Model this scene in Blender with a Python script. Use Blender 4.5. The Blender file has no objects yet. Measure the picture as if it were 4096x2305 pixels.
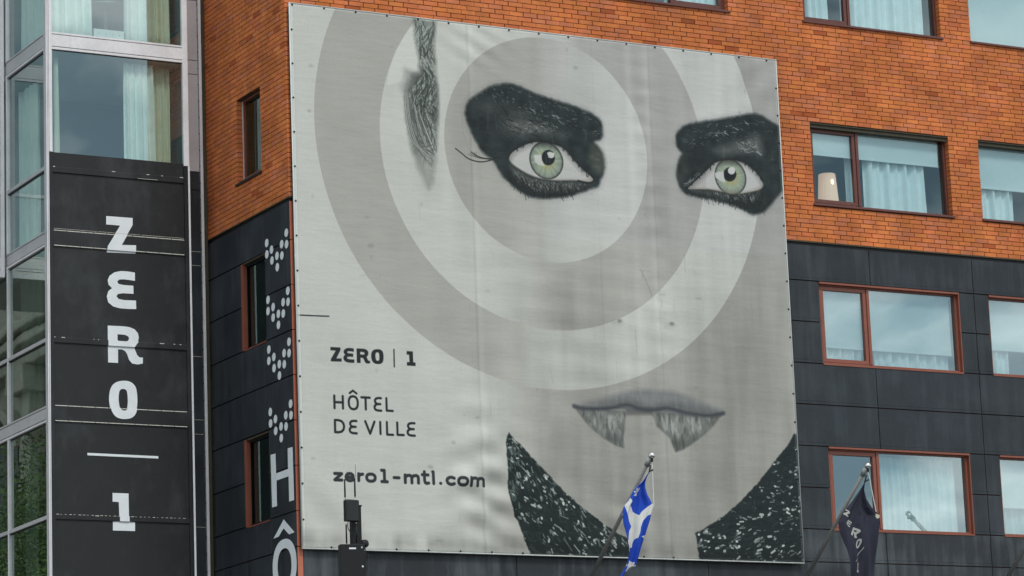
import bpy, bmesh, math, random
import numpy as np
from mathutils import Matrix, Vector
rnd = random.Random(7); rng = np.random.default_rng(11)
S = bpy.context.scene; COL = S.collection

# ---------------------------------------------------------------- camera
YAW, PIT, ROL, FPX = math.radians(28.74034024), math.radians(11.89460228), math.radians(-2.18814157), 12762.235
CAMZ = 1.6
_f = np.array([math.sin(YAW)*math.cos(PIT), math.cos(YAW)*math.cos(PIT), math.sin(PIT)])
_r0 = np.array([math.cos(YAW), -math.sin(YAW), 0.0]); _u0 = np.cross(_r0, _f)
_r = _r0*math.cos(ROL)+_u0*math.sin(ROL); _u = -_r0*math.sin(ROL)+_u0*math.cos(ROL)
cd = bpy.data.cameras.new('camera'); cam = bpy.data.objects.new('camera', cd); COL.objects.link(cam)
cd.sensor_width = 36; cd.lens = FPX/4096*36; cd.clip_start = .5; cd.clip_end = 2000
M = Matrix([[_r[i], _u[i], -_f[i], (0, 0, CAMZ)[i]] for i in range(3)]+[[0, 0, 0, 1]])
cam.matrix_world = M; S.camera = cam

# ---------------------------------------------------------------- world, sun, exposure
SUN_EL, SUN_AZ = math.radians(50), math.radians(176)      # azimuth from +Y clockwise: behind the camera, to the right
W = bpy.data.worlds.new('World'); S.world = W; W.use_nodes = True
nt = W.node_tree; nt.nodes.clear(); N = nt.nodes.new; Lk = nt.links.new
out = N('ShaderNodeOutputWorld'); bg = N('ShaderNodeBackground'); Lk(bg.outputs[0], out.inputs[0])
sky = N('ShaderNodeTexSky'); sky.sky_type = 'NISHITA'; sky.sun_disc = False; sky.sun_elevation = SUN_EL; sky.sun_rotation = SUN_AZ
tc = N('ShaderNodeTexCoord'); mp = N('ShaderNodeMapping'); mp.inputs['Scale'].default_value = (1, 1, 2.6); Lk(tc.outputs['Generated'], mp.inputs[0])
nz = N('ShaderNodeTexNoise'); nz.inputs['Scale'].default_value = 8.5; nz.inputs['Detail'].default_value = 6; nz.inputs['Roughness'].default_value = .55; nz.inputs['Distortion'].default_value = .3
Lk(mp.outputs[0], nz.inputs[0])
rp = N('ShaderNodeValToRGB'); Lk(nz.outputs[0], rp.inputs[0])
rp.color_ramp.elements[0].position = .40; rp.color_ramp.elements[0].color = (3.0, 4.3, 5.0, 1)
rp.color_ramp.elements[1].position = .60; rp.color_ramp.elements[1].color = (11.6, 11.9, 11.6, 1)
mx = N('ShaderNodeMix'); mx.data_type = 'RGBA'; mx.inputs[0].default_value = .86
Lk(sky.outputs[0], mx.inputs[6]); Lk(rp.outputs[0], mx.inputs[7]); Lk(mx.outputs[2], bg.inputs[0])
bg.inputs[1].default_value = .125
sl = bpy.data.lights.new('sun', 'SUN'); so = bpy.data.objects.new('sun', sl); COL.objects.link(so)
sl.energy = 1.5; sl.angle = math.radians(14); sl.color = (1, .96, .9)
sd = Vector((math.sin(SUN_AZ)*math.cos(SUN_EL), math.cos(SUN_AZ)*math.cos(SUN_EL), math.sin(SUN_EL)))
so.rotation_euler = sd.to_track_quat('Z', 'Y').to_euler(); so.location = (0, 0, 60)
vs = S.view_settings; vs.view_transform = 'Standard'; vs.look = 'None'; vs.gamma = 1; vs.exposure = 0.0; vs.use_curve_mapping = False
S.cycles.max_bounces = 8; S.cycles.transparent_max_bounces = 16; S.cycles.sample_clamp_indirect = 4
S.cycles.caustics_reflective = False; S.cycles.caustics_refractive = False

# ---------------------------------------------------------------- measuring: a point of the photograph on a known plane of the place
LC = 2576/1200; RC = 2576/1096; MC = 2573/1100
CR = {'A': (0, 0, LC), 'B': (0, 600, LC), 'C': (0, 1200, LC), 'D': (0, 1630, LC), 'P': (3000, 0, RC), 'Q': (3000, 450, RC), 'S': (3000, 1000, RC),
      'T': (3000, 1688, RC), 'M1': (1150, 0, MC), 'M2': (2050, 0, MC), 'M5': (1150, 1200, MC), 'M7': (1150, 1685, MC), 'M8': (2150, 1685, MC),
      'E1': (1750, 300, 2.63625), 'E2': (2550, 400, 2.9), 'L6': (2050, 1500, 2.576), 'F': (0, 0, 2576/4096), 'K': (1300, 2050, 1706/300), 'K2': (1340, 1830, 5.8)}
def ray(k, x, y):
    o = CR[k]; x = o[0]+x/o[2]; y = o[1]+y/o[2]
    return _f+_r*(x-2048)/FPX-_u*(y-1152.5)/FPX
def onY(k, x, y, Y): d = ray(k, x, y); d = d*Y/d[1]; return (d[0], Y, d[2]+CAMZ)
def onX(k, x, y, X): d = ray(k, x, y); d = d*X/d[0]; return (X, d[1], d[2]+CAMZ)

# ---------------------------------------------------------------- helpers
def link(name, me, mat=None, parent=None):
    o = bpy.data.objects.new(name, me); COL.objects.link(o)
    if mat and me and not me.materials: me.materials.append(mat)
    if parent: o.parent = parent
    return o
def tag(o, label=None, cat=None, group=None, kind=None):
    if label: o['label'] = label
    if cat: o['category'] = cat
    if group: o['group'] = group
    if kind: o['kind'] = kind
    return o
def empty(name, loc=(0, 0, 0), parent=None):
    o = bpy.data.objects.new(name, None); COL.objects.link(o); o.location = loc; o.empty_display_size = .2
    if parent: o.parent = parent
    return o
class MB:
    def __init__(s): s.v = []; s.f = []; s.c = []
    def box(s, x0, x1, y0, y1, z0, z1, col=None):
        if x0 > x1: x0, x1 = x1, x0
        if y0 > y1: y0, y1 = y1, y0
        if z0 > z1: z0, z1 = z1, z0
        b = len(s.v); s.v += [(x, y, z) for z in (z0, z1) for y in (y0, y1) for x in (x0, x1)]
        s.f += [tuple(b+i for i in q) for q in ((0, 2, 3, 1), (4, 5, 7, 6), (0, 1, 5, 4), (2, 6, 7, 3), (0, 4, 6, 2), (1, 3, 7, 5))]
        s.c += [col]*6; return s
    def quad(s, *p):
        b = len(s.v); s.v += [tuple(q) for q in p]; s.f.append(tuple(range(b, b+len(p)))); s.c.append(None); return s
    def tube(s, pts, r, n=10, r2=None):
        pts = [Vector(p) for p in pts]; m = len(pts); prev = None; base = len(s.v)
        for i, p in enumerate(pts):
            t = (pts[min(i+1, m-1)]-pts[max(i-1, 0)]).normalized()
            a = t.cross(Vector((0, 0, 1)) if abs(t.z) < .95 else Vector((1, 0, 0))).normalized(); b_ = t.cross(a)
            rr = r if r2 is None else r+(r2-r)*i/(m-1)
            for k in range(n):
                q = p+a*math.cos(2*math.pi*k/n)*rr+b_*math.sin(2*math.pi*k/n)*rr; s.v.append(tuple(q))
        for i in range(m-1):
            for k in range(n):
                a0 = base+i*n+k; a1 = base+i*n+(k+1) % n; s.f.append((a0, a1, a1+n, a0+n)); s.c.append(None)
        s.f.append(tuple(base+k for k in range(n))[::-1]); s.f.append(tuple(base+(m-1)*n+k for k in range(n))); s.c += [None, None]; return s
    def lathe(s, c, prof, n=20, axis='z'):
        base = len(s.v); c = Vector(c)
        for (r, h) in prof:
            for k in range(n):
                a = 2*math.pi*k/n
                d = (r*math.cos(a), r*math.sin(a), h) if axis == 'z' else (r*math.cos(a), h, r*math.sin(a))
                s.v.append(tuple(c+Vector(d)))
        for i in range(len(prof)-1):
            for k in range(n):
                a0 = base+i*n+k; a1 = base+i*n+(k+1) % n; s.f.append((a0, a1, a1+n, a0+n)); s.c.append(None)
        s.f.append(tuple(base+k for k in range(n))[::-1]); s.f.append(tuple(base+(len(prof)-1)*n+k for k in range(n))); s.c += [None, None]; return s
    def mesh(s, name, tint=False):
        me = bpy.data.meshes.new(name); me.from_pydata(s.v, [], s.f)
        if tint:
            at = me.color_attributes.new('tint', 'FLOAT_COLOR', 'CORNER'); buf = []
            for f, c in zip(s.f, s.c): buf += list(c if c else (1, 1, 1, 1))*len(f)
            at.data.foreach_set('color', buf)
        me.update(); return me
    def build(s, name, mat, parent=None, smooth=False, bevel=0, tint=False):
        me = s.mesh(name, tint)
        bm = bmesh.new(); bm.from_mesh(me)
        bmesh.ops.recalc_face_normals(bm, faces=bm.faces)
        bm.to_mesh(me); bm.free()
        if smooth: me.polygons.foreach_set('use_smooth', [True]*len(me.polygons))
        o = link(name, me, mat, parent)
        if bevel:
            b = o.modifiers.new('bevel', 'BEVEL'); b.width = bevel; b.segments = 2; b.limit_method = 'ANGLE'
        return o
def lin(c): return tuple(((v/255)/12.92 if v/255 <= .04045 else ((v/255+.055)/1.055)**2.4) for v in c)
def mat(name, col, rough=.6, metal=0, var=0, vscale=6, streak=0, streakcol=(.3, .31, .32), streakscale=(9, 9, .7), bump=0, bscale=60, dirt=0, tinted=False, spec=.5, sthr=(.52, .78)):
    m = bpy.data.materials.new(name); m.use_nodes = True; t = m.node_tree; p = t.nodes['Principled BSDF']
    p.inputs['Roughness'].default_value = rough; p.inputs['Metallic'].default_value = metal; p.inputs['Specular IOR Level'].default_value = spec
    n = t.nodes.new; L = t.links.new
    geo = n('ShaderNodeNewGeometry'); pos = geo.outputs['Position']
    rgb = n('ShaderNodeRGB'); rgb.outputs[0].default_value = (*col, 1); cur = rgb.outputs[0]
    def mul(cur, fac_out, a, b):
        r = n('ShaderNodeMapRange'); r.inputs['To Min'].default_value = a; r.inputs['To Max'].default_value = b; r.inputs['From Min'].default_value = .3; r.inputs['From Max'].default_value = .7; L(fac_out, r.inputs[0])
        x = n('ShaderNodeVectorMath'); x.operation = 'SCALE'; L(cur, x.inputs[0]); L(r.outputs[0], x.inputs['Scale']); return x.outputs[0]
    if tinted:
        at = n('ShaderNodeVertexColor'); at.layer_name = 'tint'; oi = n('ShaderNodeObjectInfo')
        for o_ in (at.outputs[0], oi.outputs['Color']):
            x = n('ShaderNodeVectorMath'); x.operation = 'MULTIPLY'; L(cur, x.inputs[0]); L(o_, x.inputs[1]); cur = x.outputs[0]
    if var:
        for sc, a in ((vscale, var), (vscale*7.3, var*.7)):
            z = n('ShaderNodeTexNoise'); z.inputs['Scale'].default_value = sc; z.inputs['Detail'].default_value = 4; L(pos, z.inputs[0]); cur = mul(cur, z.outputs[0], 1-a, 1+a)
    if dirt:
        z = n('ShaderNodeTexNoise'); z.inputs['Scale'].default_value = 1.3; z.inputs['Detail'].default_value = 5; L(pos, z.inputs[0]); cur = mul(cur, z.outputs[0], 1-dirt, 1+dirt*.5)
    if streak:
        mpg = n('ShaderNodeMapping'); mpg.inputs['Scale'].default_value = streakscale; L(pos, mpg.inputs[0])
        z = n('ShaderNodeTexNoise'); z.inputs['Scale'].default_value = 1; z.inputs['Detail'].default_value = 7; z.inputs['Roughness'].default_value = .62; L(mpg.outputs[0], z.inputs[0])
        z2 = n('ShaderNodeTexNoise'); z2.inputs['Scale'].default_value = 1.1; z2.inputs['Detail'].default_value = 3; L(pos, z2.inputs[0])
        mm = n('ShaderNodeMath'); mm.operation = 'ADD'; L(z.outputs[0], mm.inputs[0]); L(z2.outputs[0], mm.inputs[1])
        r = n('ShaderNodeMapRange'); r.inputs['From Min'].default_value = sthr[0]*2; r.inputs['From Max'].default_value = sthr[1]*2; r.inputs['To Max'].default_value = streak; L(mm.outputs[0], r.inputs[0])
        x = n('ShaderNodeMix'); x.data_type = 'RGBA'; L(r.outputs[0], x.inputs[0]); L(cur, x.inputs[6]); x.inputs[7].default_value = (*streakcol, 1); cur = x.outputs[2]
    L(cur, p.inputs['Base Color'])
    if bump:
        z = n('ShaderNodeTexNoise'); z.inputs['Scale'].default_value = bscale; z.inputs['Detail'].default_value = 5; L(pos, z.inputs[0])
        b = n('ShaderNodeBump'); b.inputs['Strength'].default_value = bump; b.inputs['Distance'].default_value = .01; L(z.outputs[0], b.inputs['Height']); L(b.outputs[0], p.inputs['Normal'])
    return m
def glassmat(name, tint, refl0=.1, power=1.0, rough=0.0, rtint=(1, 1, 1)):
    m = bpy.data.materials.new(name); m.use_nodes = True; t = m.node_tree; t.nodes.clear(); n = t.nodes.new; L = t.links.new
    o = n('ShaderNodeOutputMaterial'); mix = n('ShaderNodeMixShader'); tr = n('ShaderNodeBsdfTransparent'); gl = n('ShaderNodeBsdfGlossy')
    tr.inputs[0].default_value = (*tint, 1); gl.inputs[0].default_value = (*rtint, 1); gl.inputs['Roughness'].default_value = rough
    geo = n('ShaderNodeNewGeometry'); dt = n('ShaderNodeVectorMath'); dt.operation = 'DOT_PRODUCT'; L(geo.outputs['Normal'], dt.inputs[0]); L(geo.outputs['Incoming'], dt.inputs[1])
    ab = n('ShaderNodeMath'); ab.operation = 'ABSOLUTE'; L(dt.outputs['Value'], ab.inputs[0]); om = n('ShaderNodeMath'); om.operation = 'SUBTRACT'; om.inputs[0].default_value = 1; L(ab.outputs[0], om.inputs[1])
    p5 = n('ShaderNodeMath'); p5.operation = 'POWER'; p5.inputs[1].default_value = 5; L(om.outputs[0], p5.inputs[0]); fr = n('ShaderNodeMath'); fr.operation = 'MULTIPLY_ADD'; fr.inputs[1].default_value = .93; fr.inputs[2].default_value = .07; L(p5.outputs[0], fr.inputs[0])
    z = n('ShaderNodeTexNoise'); z.inputs['Scale'].default_value = 1.1; z.inputs['Detail'].default_value = 1; L(geo.outputs['Position'], z.inputs[0])
    b = n('ShaderNodeBump'); b.inputs['Strength'].default_value = .25; b.inputs['Distance'].default_value = .006; L(z.outputs[0], b.inputs['Height']); L(b.outputs[0], gl.inputs['Normal'])
    a = n('ShaderNodeMath'); a.operation = 'MULTIPLY_ADD'; a.inputs[1].default_value = power; a.inputs[2].default_value = refl0; a.use_clamp = True; L(fr.outputs[0], a.inputs[0])
    L(a.outputs[0], mix.inputs[0]); L(tr.outputs[0], mix.inputs[1]); L(gl.outputs[0], mix.inputs[2]); L(mix.outputs[0], o.inputs[0]); return m
def catmull(P, n=6, closed=True):
    P = np.array(P, float); k = len(P); o = []
    for i in range(k if closed else k-1):
        p0, p1, p2, p3 = (P[(i-1) % k], P[i], P[(i+1) % k], P[(i+2) % k]) if closed else (P[max(i-1, 0)], P[i], P[i+1], P[min(i+2, k-1)])
        for j in range(n):
            t = j/n; o.append(.5*((2*p1)+(-p0+p2)*t+(2*p0-5*p1+4*p2-p3)*t*t+(-p0+3*p1-3*p2+p3)*t**3))
    if not closed: o.append(P[-1])
    return np.array(o)

# ---------------------------------------------------------------- flat print rasters (numpy, sRGB values) for the banner and the two flags
def vnoise(w, h, cx, cy, seed, octv=4):
    r = np.random.default_rng(seed); a = np.zeros((h, w)); amp = 1; tot = 0
    for o in range(octv):
        gx, gy = int(cx*2**o)+2, int(cy*2**o)+2; g = r.random((gy+1, gx+1))
        X = np.linspace(0, gx-1e-3, w); Y = np.linspace(0, gy-1e-3, h); xi = X.astype(int); yi = Y.astype(int); fx = X-xi; fy = Y-yi
        fx = fx*fx*(3-2*fx); fy = fy*fy*(3-2*fy)
        v = (g[yi][:, xi]*(1-fx)+g[yi][:, xi+1]*fx)*(1-fy)[:, None]+(g[yi+1][:, xi]*(1-fx)+g[yi+1][:, xi+1]*fx)*fy[:, None]
        a += v*amp; tot += amp; amp *= .55
    return a/tot
class Raster:
    def __init__(s, w, h, col): s.w, s.h = w, h; s.a = np.ones((h, w, 3))*np.array(col, float)
    def win(s, P, pad):
        x0 = max(0, int(P[:, 0].min()-pad)); x1 = min(s.w, int(P[:, 0].max()+pad)+1); y0 = max(0, int(P[:, 1].min()-pad)); y1 = min(s.h, int(P[:, 1].max()+pad)+1)
        if x1 <= x0 or y1 <= y0: return None
        return x0, x1, y0, y1
    def sd_seg(s, P, closed, w4):
        x0, x1, y0, y1 = w4; X, Y = np.meshgrid(np.arange(x0, x1)+.5, np.arange(y0, y1)+.5)
        d = np.full(X.shape, 1e9); ins = np.zeros(X.shape, bool); n = len(P)
        for i in range(n if closed else n-1):
            a = P[i]; b = P[(i+1) % n]; e = b-a; q = max(e@e, 1e-9)
            t = np.clip(((X-a[0])*e[0]+(Y-a[1])*e[1])/q, 0, 1); dd = (X-a[0]-t*e[0])**2+(Y-a[1]-t*e[1])**2
            d = np.minimum(d, dd)
            if closed and a[1] != b[1]:
                c = ((a[1] > Y) != (b[1] > Y)) & (X < (b[0]-a[0])*(Y-a[1])/(b[1]-a[1])+a[0]); ins ^= c
        d = np.sqrt(d); return np.where(ins, -d, d) if closed else d
    def blend(s, w4, m, col):
        x0, x1, y0, y1 = w4; m = np.clip(m, 0, 1)[..., None]; c = np.array(col, float)
        s.a[y0:y1, x0:x1] = s.a[y0:y1, x0:x1]*(1-m)+c*m
    def poly(s, P, col, soft=1.0, alpha=1.0, edge=None, holes=()):
        P = np.array(P, float); w4 = s.win(P, soft+6)
        if not w4: return None
        d = s.sd_seg(P, True, w4)
        for h in holes: d = np.maximum(d, -s.sd_seg(np.array(h, float), True, w4))
        if edge is not None: d = d+edge[w4[2]:w4[3], w4[0]:w4[1]]
        m = np.clip(.5-d/(2*soft), 0, 1)*alpha
        if col is not None: s.blend(w4, m, col)
        return w4, m, d
    def stroke(s, P, wd, col, alpha=1.0, soft=.6):
        P = np.array(P, float); w4 = s.win(P, wd+3)
        if not w4: return
        d = s.sd_seg(P, False, w4)-wd/2; s.blend(w4, np.clip(.5-d/(2*soft), 0, 1)*alpha, col)
    def clip(s, P, fn, soft=1.5):
        k = s.a.copy(); fn(); P = np.array(P); w4 = s.win(P, soft+6); d = s.sd_seg(P, True, w4); x0, x1, y0, y1 = w4; m = np.clip(.5-d/(2*soft), 0, 1)[..., None]; new = s.a; s.a = k; s.a[y0:y1, x0:x1] = k[y0:y1, x0:x1]*(1-m)+new[y0:y1, x0:x1]*m
    def image(s, name):
        im = bpy.data.images.new(name, s.w, s.h); px = np.ones((s.h, s.w, 4), np.float32); px[..., :3] = np.clip(s.a[::-1]/255, 0, 1)
        im.pixels.foreach_set(px.ravel()); im.pack(); return im
ELL = [(.5+.5*math.copysign(abs(math.cos(a))**.85, math.cos(a)), .5-.5*math.copysign(abs(math.sin(a))**.85, math.sin(a))) for a in np.linspace(0, 2*math.pi, 25)]
THIN = {'H': [[(0, 0), (0, 1)], [(1, 0), (1, 1)], [(0, .52), (1, .52)]], 'O': [ELL], 'T': [[(0, 0), (1, 0)], [(.5, 0), (.5, 1)]], 'L': [[(0, 0), (0, 1), (1, 1)]],
        'D': [[(0, 0), (0, 1), (.4, 1), (.72, .93), (.92, .76), (1, .5), (.92, .24), (.72, .07), (.4, 0), (0, 0)]], 'V': [[(0, 0), (.5, 1), (1, 0)]], 'I': [[(.5, 0), (.5, 1)]],
        'E': [[(1, 0), (.62, 0), (.3, .04), (.12, .15), (.1, .28), (.2, .41), (.45, .48), (.88, .48)], [(.5, .48), (.2, .54), (.02, .68), (.02, .82), (.15, .94), (.45, 1), (1, 1)]],
        'z': [[(0, 0), (1, 0), (0, 1), (1, 1)]], 'e': [[(.02, .52), (.98, .52), (.93, .2), (.72, .03), (.5, 0), (.22, .06), (.04, .28), (0, .55), (.08, .82), (.3, .98), (.6, 1), (.95, .9)]],
        'r': [[(0, 0), (0, 1)], [(0, .42), (.3, .12), (1, .04)]], 'o': [ELL], '1': [[(0, 0), (.5, 0), (.5, 1)], [(0, 1), (1, 1)]],
        'm': [[(0, 0), (0, 1)], [(0, .3), (.15, .06), (.35, .02), (.48, .15), (.5, .35), (.5, 1)], [(.5, .3), (.65, .06), (.85, .02), (.98, .15), (1, .35), (1, 1)]],
        't': [[(.35, 0), (.35, .75), (.45, .95), (.65, 1), (1, .96)], [(0, .26), (.95, .26)]], 'l': [[(.1, 0), (.5, 0), (.5, 1)]], '.': [[(.4, .5), (.6, .5)]],
        'c': [[(1, .12), (.7, 0), (.4, .02), (.1, .2), (0, .5), (.1, .8), (.4, .98), (.7, 1), (1, .88)]], '-': [[(0, .5), (1, .5)]]}
# bold face: outlines in metres, measured on the tower
YH = 47.7
GB = {'Z': ('B', [(915, 566), (1142, 583), (1142, 642), (1045, 817), (1167, 820), (1167, 890), (920, 878), (925, 825), (1035, 648), (915, 638)], None, 0),
      'E': ('B', [(1162, 1052), (1100, 1042), (1040, 1038), (985, 1050), (945, 1078), (928, 1115), (935, 1155), (965, 1185), (933, 1212), (920, 1255), (933, 1308), (975, 1342), (1030, 1358), (1100, 1364), (1173, 1365), (1171, 1292), (1070, 1288), (1020, 1278), (1003, 1255), (1015, 1236), (1060, 1229), (1150, 1235), (1148, 1165), (1060, 1158), (1020, 1148), (1010, 1128), (1028, 1111), (1075, 1110), (1162, 1123)], None, 0),
      'R': ('C', [(928, 219), (1060, 225), (1115, 232), (1160, 252), (1188, 285), (1195, 320), (1188, 362), (1155, 408), (1168, 440), (1180, 470), (1200, 492), (1230, 494), (1230, 545), (1185, 553), (1140, 545), (1112, 515), (1095, 465), (1078, 438), (1050, 423), (1017, 423), (1017, 540), (932, 535)], [(1012, 293), (1075, 298), (1105, 312), (1112, 330), (1103, 350), (1080, 357), (1013, 352)], 0),
      'O': ('C', [(1060, 693), (1110, 698), (1150, 722), (1174, 765), (1183, 850), (1178, 930), (1160, 985), (1125, 1015), (1075, 1024), (1025, 1018), (985, 995), (955, 945), (940, 860), (947, 780), (970, 730), (1010, 702)], [(1058, 763), (1080, 768), (1094, 788), (1101, 860), (1096, 925), (1085, 945), (1066, 952), (1043, 942), (1030, 915), (1022, 850), (1027, 790), (1040, 768)], 1),
      '1': ('D', [(970, 733), (1107, 738), (1112, 980), (1163, 985), (1163, 1061), (973, 1056), (973, 978), (1030, 978), (1023, 812), (970, 808)], None, 0)}
BOLD = {}
for k_, (cr, P_, Hh, sm) in GB.items():
    q = [onY(cr, x, y, YH) for x, y in P_]; q = [(a[0], a[2]) for a in q]; hh = [(a[0], a[2]) for a in (onY(cr, x, y, YH) for x, y in Hh)] if Hh else None
    if sm: q = [tuple(v) for v in catmull(q, 3)]; hh = [tuple(v) for v in catmull(hh, 3)]
    BOLD[k_] = (q, hh)
def unitglyph(k):
    q, hh = BOLD[k]; xs = [a for a, b in q]; zs = [b for a, b in q]; x0, x1, z0, z1 = min(xs), max(xs), min(zs), max(zs)
    f = lambda L: [((a-x0)/(x1-x0), (z1-b)/(z1-z0)) for a, b in L]; return f(q), (f(hh) if hh else None)

# ================================================================ materials
m_brick = mat('brick_clay', (.63, .195, .070), .9, var=.11, vscale=4, dirt=.22, bump=.4, bscale=90, tinted=True, streak=.45, streakcol=(.34, .135, .07), streakscale=(5, 5, .7), spec=.08, sthr=(.49, .68))
m_mortar = mat('mortar', (.07, .045, .03), .95, var=.2, vscale=20, bump=.3)
m_panel = mat('dark_cladding', (.0235, .029, .035), .42, var=.12, vscale=3, streak=.38, streakcol=(.085, .10, .115), streakscale=(7, 7, .55), bump=.10, bscale=14, tinted=True, spec=.3, sthr=(.46, .66))
m_panelw = mat('weathered_cladding', (.028, .033, .039), .5, spec=.3, var=.12, vscale=3, streak=.75, streakcol=(.13, .15, .165), streakscale=(6, 6, .5), bump=.14, bscale=14, tinted=True, sthr=(.47, .68))
m_copper = mat('terracotta_metal', (.50, .15, .085), .45, var=.08)
m_frame = mat('red_brown_frame', (.125, .038, .028), .4, var=.08)
m_frame2 = mat('terracotta_frame', (.255, .075, .045), .38, var=.08)
m_steel = mat('olive_lintel', (.05, .042, .022), .6, var=.2)
m_alu = mat('pale_aluminium', (.80, .79, .82), .4, metal=.0, var=.06, vscale=2.5, dirt=.10, streak=.35, streakcol=(.36, .36, .33), streakscale=(14, 14, .6), sthr=(.55, .8))
m_alu2 = mat('grey_aluminium', (.52, .515, .54), .4, metal=.0, var=.06, vscale=2.5, dirt=.08)
m_gasket = mat('black_gasket', (.012, .012, .014), .6)
m_vinyl = mat('black_vinyl', (.021, .022, .024), .4, spec=.3, var=.10, vscale=2.2, streak=.45, streakcol=(.085, .092, .10), streakscale=(3.5, 3.5, 1.6), bump=.3, bscale=3.5, sthr=(.50, .72))
m_white = mat('white_vinyl', (.80, .84, .87), .5, var=.04)
m_worn = mat('worn_metal_edge', (.62, .61, .55), .5, var=.2, vscale=30)
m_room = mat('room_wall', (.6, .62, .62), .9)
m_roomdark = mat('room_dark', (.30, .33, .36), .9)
m_curt = mat('curtain_cloth', (.88, .95, .94), .95, var=.05)
m_curtg = mat('ivory_curtain_cloth', (.68, .72, .60), .95, var=.05)
m_curtd = mat('dim_curtain_cloth', (.16, .19, .17), .95)  # curtain cloth darkened: dimness of the lower rooms put into its colour
m_deep = mat('dim_interior', (.07, .08, .08), .9)  # dimness of the unlit lower tower rooms put into the wall colour
m_blind = mat('blind_cloth', (.76, .82, .81), .9, var=.02)
m_glass = glassmat('window_glass', (.74, .86, .88), .08, 1.0, rtint=(.78, .95, 1))
m_glass_r = glassmat('reflective_glass', (.72, .84, .85), .28, 1.0, rtint=(.84, .97, 1))
m_glass_t = glassmat('green_glass', (.80, .91, .87), .16, 1.0, rough=.012, rtint=(.84, .95, .98))
m_black = mat('black_plastic', (.006, .008, .009), .35, var=.1)
m_dkgrey = mat('dark_grey_paint', (.013, .014, .016), .5, spec=.25, var=.08)
m_pole = mat('grey_pole_metal', (.27, .27, .26), .45, metal=.1, var=.15, vscale=25)
m_chrome = mat('polished_steel', (.7, .7, .69), .12, metal=1)
m_galv = mat('galvanised_metal', (.45, .47, .48), .45, metal=.5, var=.1)
m_rope = mat('white_rope', (.7, .7, .68), .8)
m_brass = mat('brass_connector', (.6, .55, .35), .35, metal=.6)
m_stone = mat('limestone', (.36, .335, .29), .9, var=.2, vscale=1.2, streak=.6, streakcol=(.14, .13, .11), streakscale=(3, 3, .4), bump=.5, bscale=4)
m_stonedk = mat('recess_shade', (.03, .035, .035), .5)  # flat dark sheets; the shade of a window recess is only their colour
m_bark = mat('bark', (.05, .04, .03), .95, var=.3)
m_leaf = mat('leaf', (.085, .15, .028), .7, var=.6, vscale=.8)
m_ground = mat('paving', (.22, .21, .2), .9, var=.15); m_road = mat('asphalt', (.05, .05, .052), .9, var=.15); m_kerb = mat('kerb_stone', (.33, .32, .3), .9, var=.1)

# ================================================================ the ground
def struct(name, mb, m): return tag(mb.build(name, m), kind='structure')
struct('ground', MB().quad((-600, -600, 0), (600, -600, 0), (600, 900, 0), (-600, 900, 0)), m_ground)
struct('road', MB().quad((-300, 22, .004), (300, 22, .004), (300, 36, .004), (-300, 36, .004)), m_road)
struct('pavement', MB().box(-300, 300, 36.2, 44.6, .008, .13), m_ground)
struct('kerb', MB().box(-300, 300, 36.0, 36.196, .008, .135), m_kerb)

# ================================================================ HOTEL: brick and dark cladding block
YF, XG, YB = 44.8, 20.6, 48.15
hotel = tag(empty('hotel_building', (20.6, 44.8, 0)), 'orange brick and dark clad hotel block carrying the huge banner', 'building')
HL = Vector((20.6, 44.8, 0))
def local(o, root_loc):      # children modelled in world coordinates
    o.matrix_parent_inverse = Matrix.Translation(-Vector(root_loc)); return o
ZBR = 13.585; ZTOP = 20.0; XEND = 40.5
COLS = [(26.10, 29.06), (30.62, 33.585), (34.24, 37.205)]
holesF = [(x0, x1, 17.58, 19.05) for x0, x1 in COLS]+[(x0, x1, 14.27, 15.715) for x0, x1 in COLS[1:]]
holesF2 = [(x0, x1, 11.43, 12.875) for x0, x1 in COLS[1:]]+[(x0, x1, 8.56, 9.99) for x0, x1 in COLS[1:]]
holesG = [(45.83, 46.80, 14.24, 15.69)]; holesG2 = [(45.80, 46.74, 11.435, 12.87), (45.80, 46.74, 8.55, 9.97)]
holesG.append((45.83, 46.80, 17.56, 19.0))
def cells(x0, x1, z0, z1, holes):
    xs = sorted({x0, x1, *[h[0] for h in holes], *[h[1] for h in holes]}); zs = sorted({z0, z1, *[h[2] for h in holes], *[h[3] for h in holes]})
    for a, b in zip(xs, xs[1:]):
        for c, d in zip(zs, zs[1:]):
            if not any(h[0] <= (a+b)/2 <= h[1] and h[2] <= (c+d)/2 <= h[3] for h in holes): yield a, b, c, d
mbf = MB()
for a, b, c, d in cells(XG+.016, XEND, ZBR, ZTOP, holesF): mbf.box(a, b, YF+.018, YF+.2, c, d)
fw = local(mbf.build('front_wall', m_mortar, hotel), HL)
mbs = MB()
for a, b, c, d in cells(YF+.2, YB+.3, ZBR, ZTOP, holesG): mbs.box(XG+.016, XG+.2, a, b, c, d)
sw = local(mbs.build('side_wall', m_mortar, hotel), HL)
mbl = MB()
for a, b, c, d in cells(XG+.06, XEND, 0, ZBR-.07, holesF2): mbl.box(a, b, YF+.045, YF+.2, c, d)
for a, b, c, d in cells(YF+.2, YB+.3, 0, ZBR-.07, holesG2): mbl.box(XG+.045, XG+.2, a, b, c, d)
lw = local(mbl.build('cladding_backing', m_frame, hotel), HL)
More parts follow.
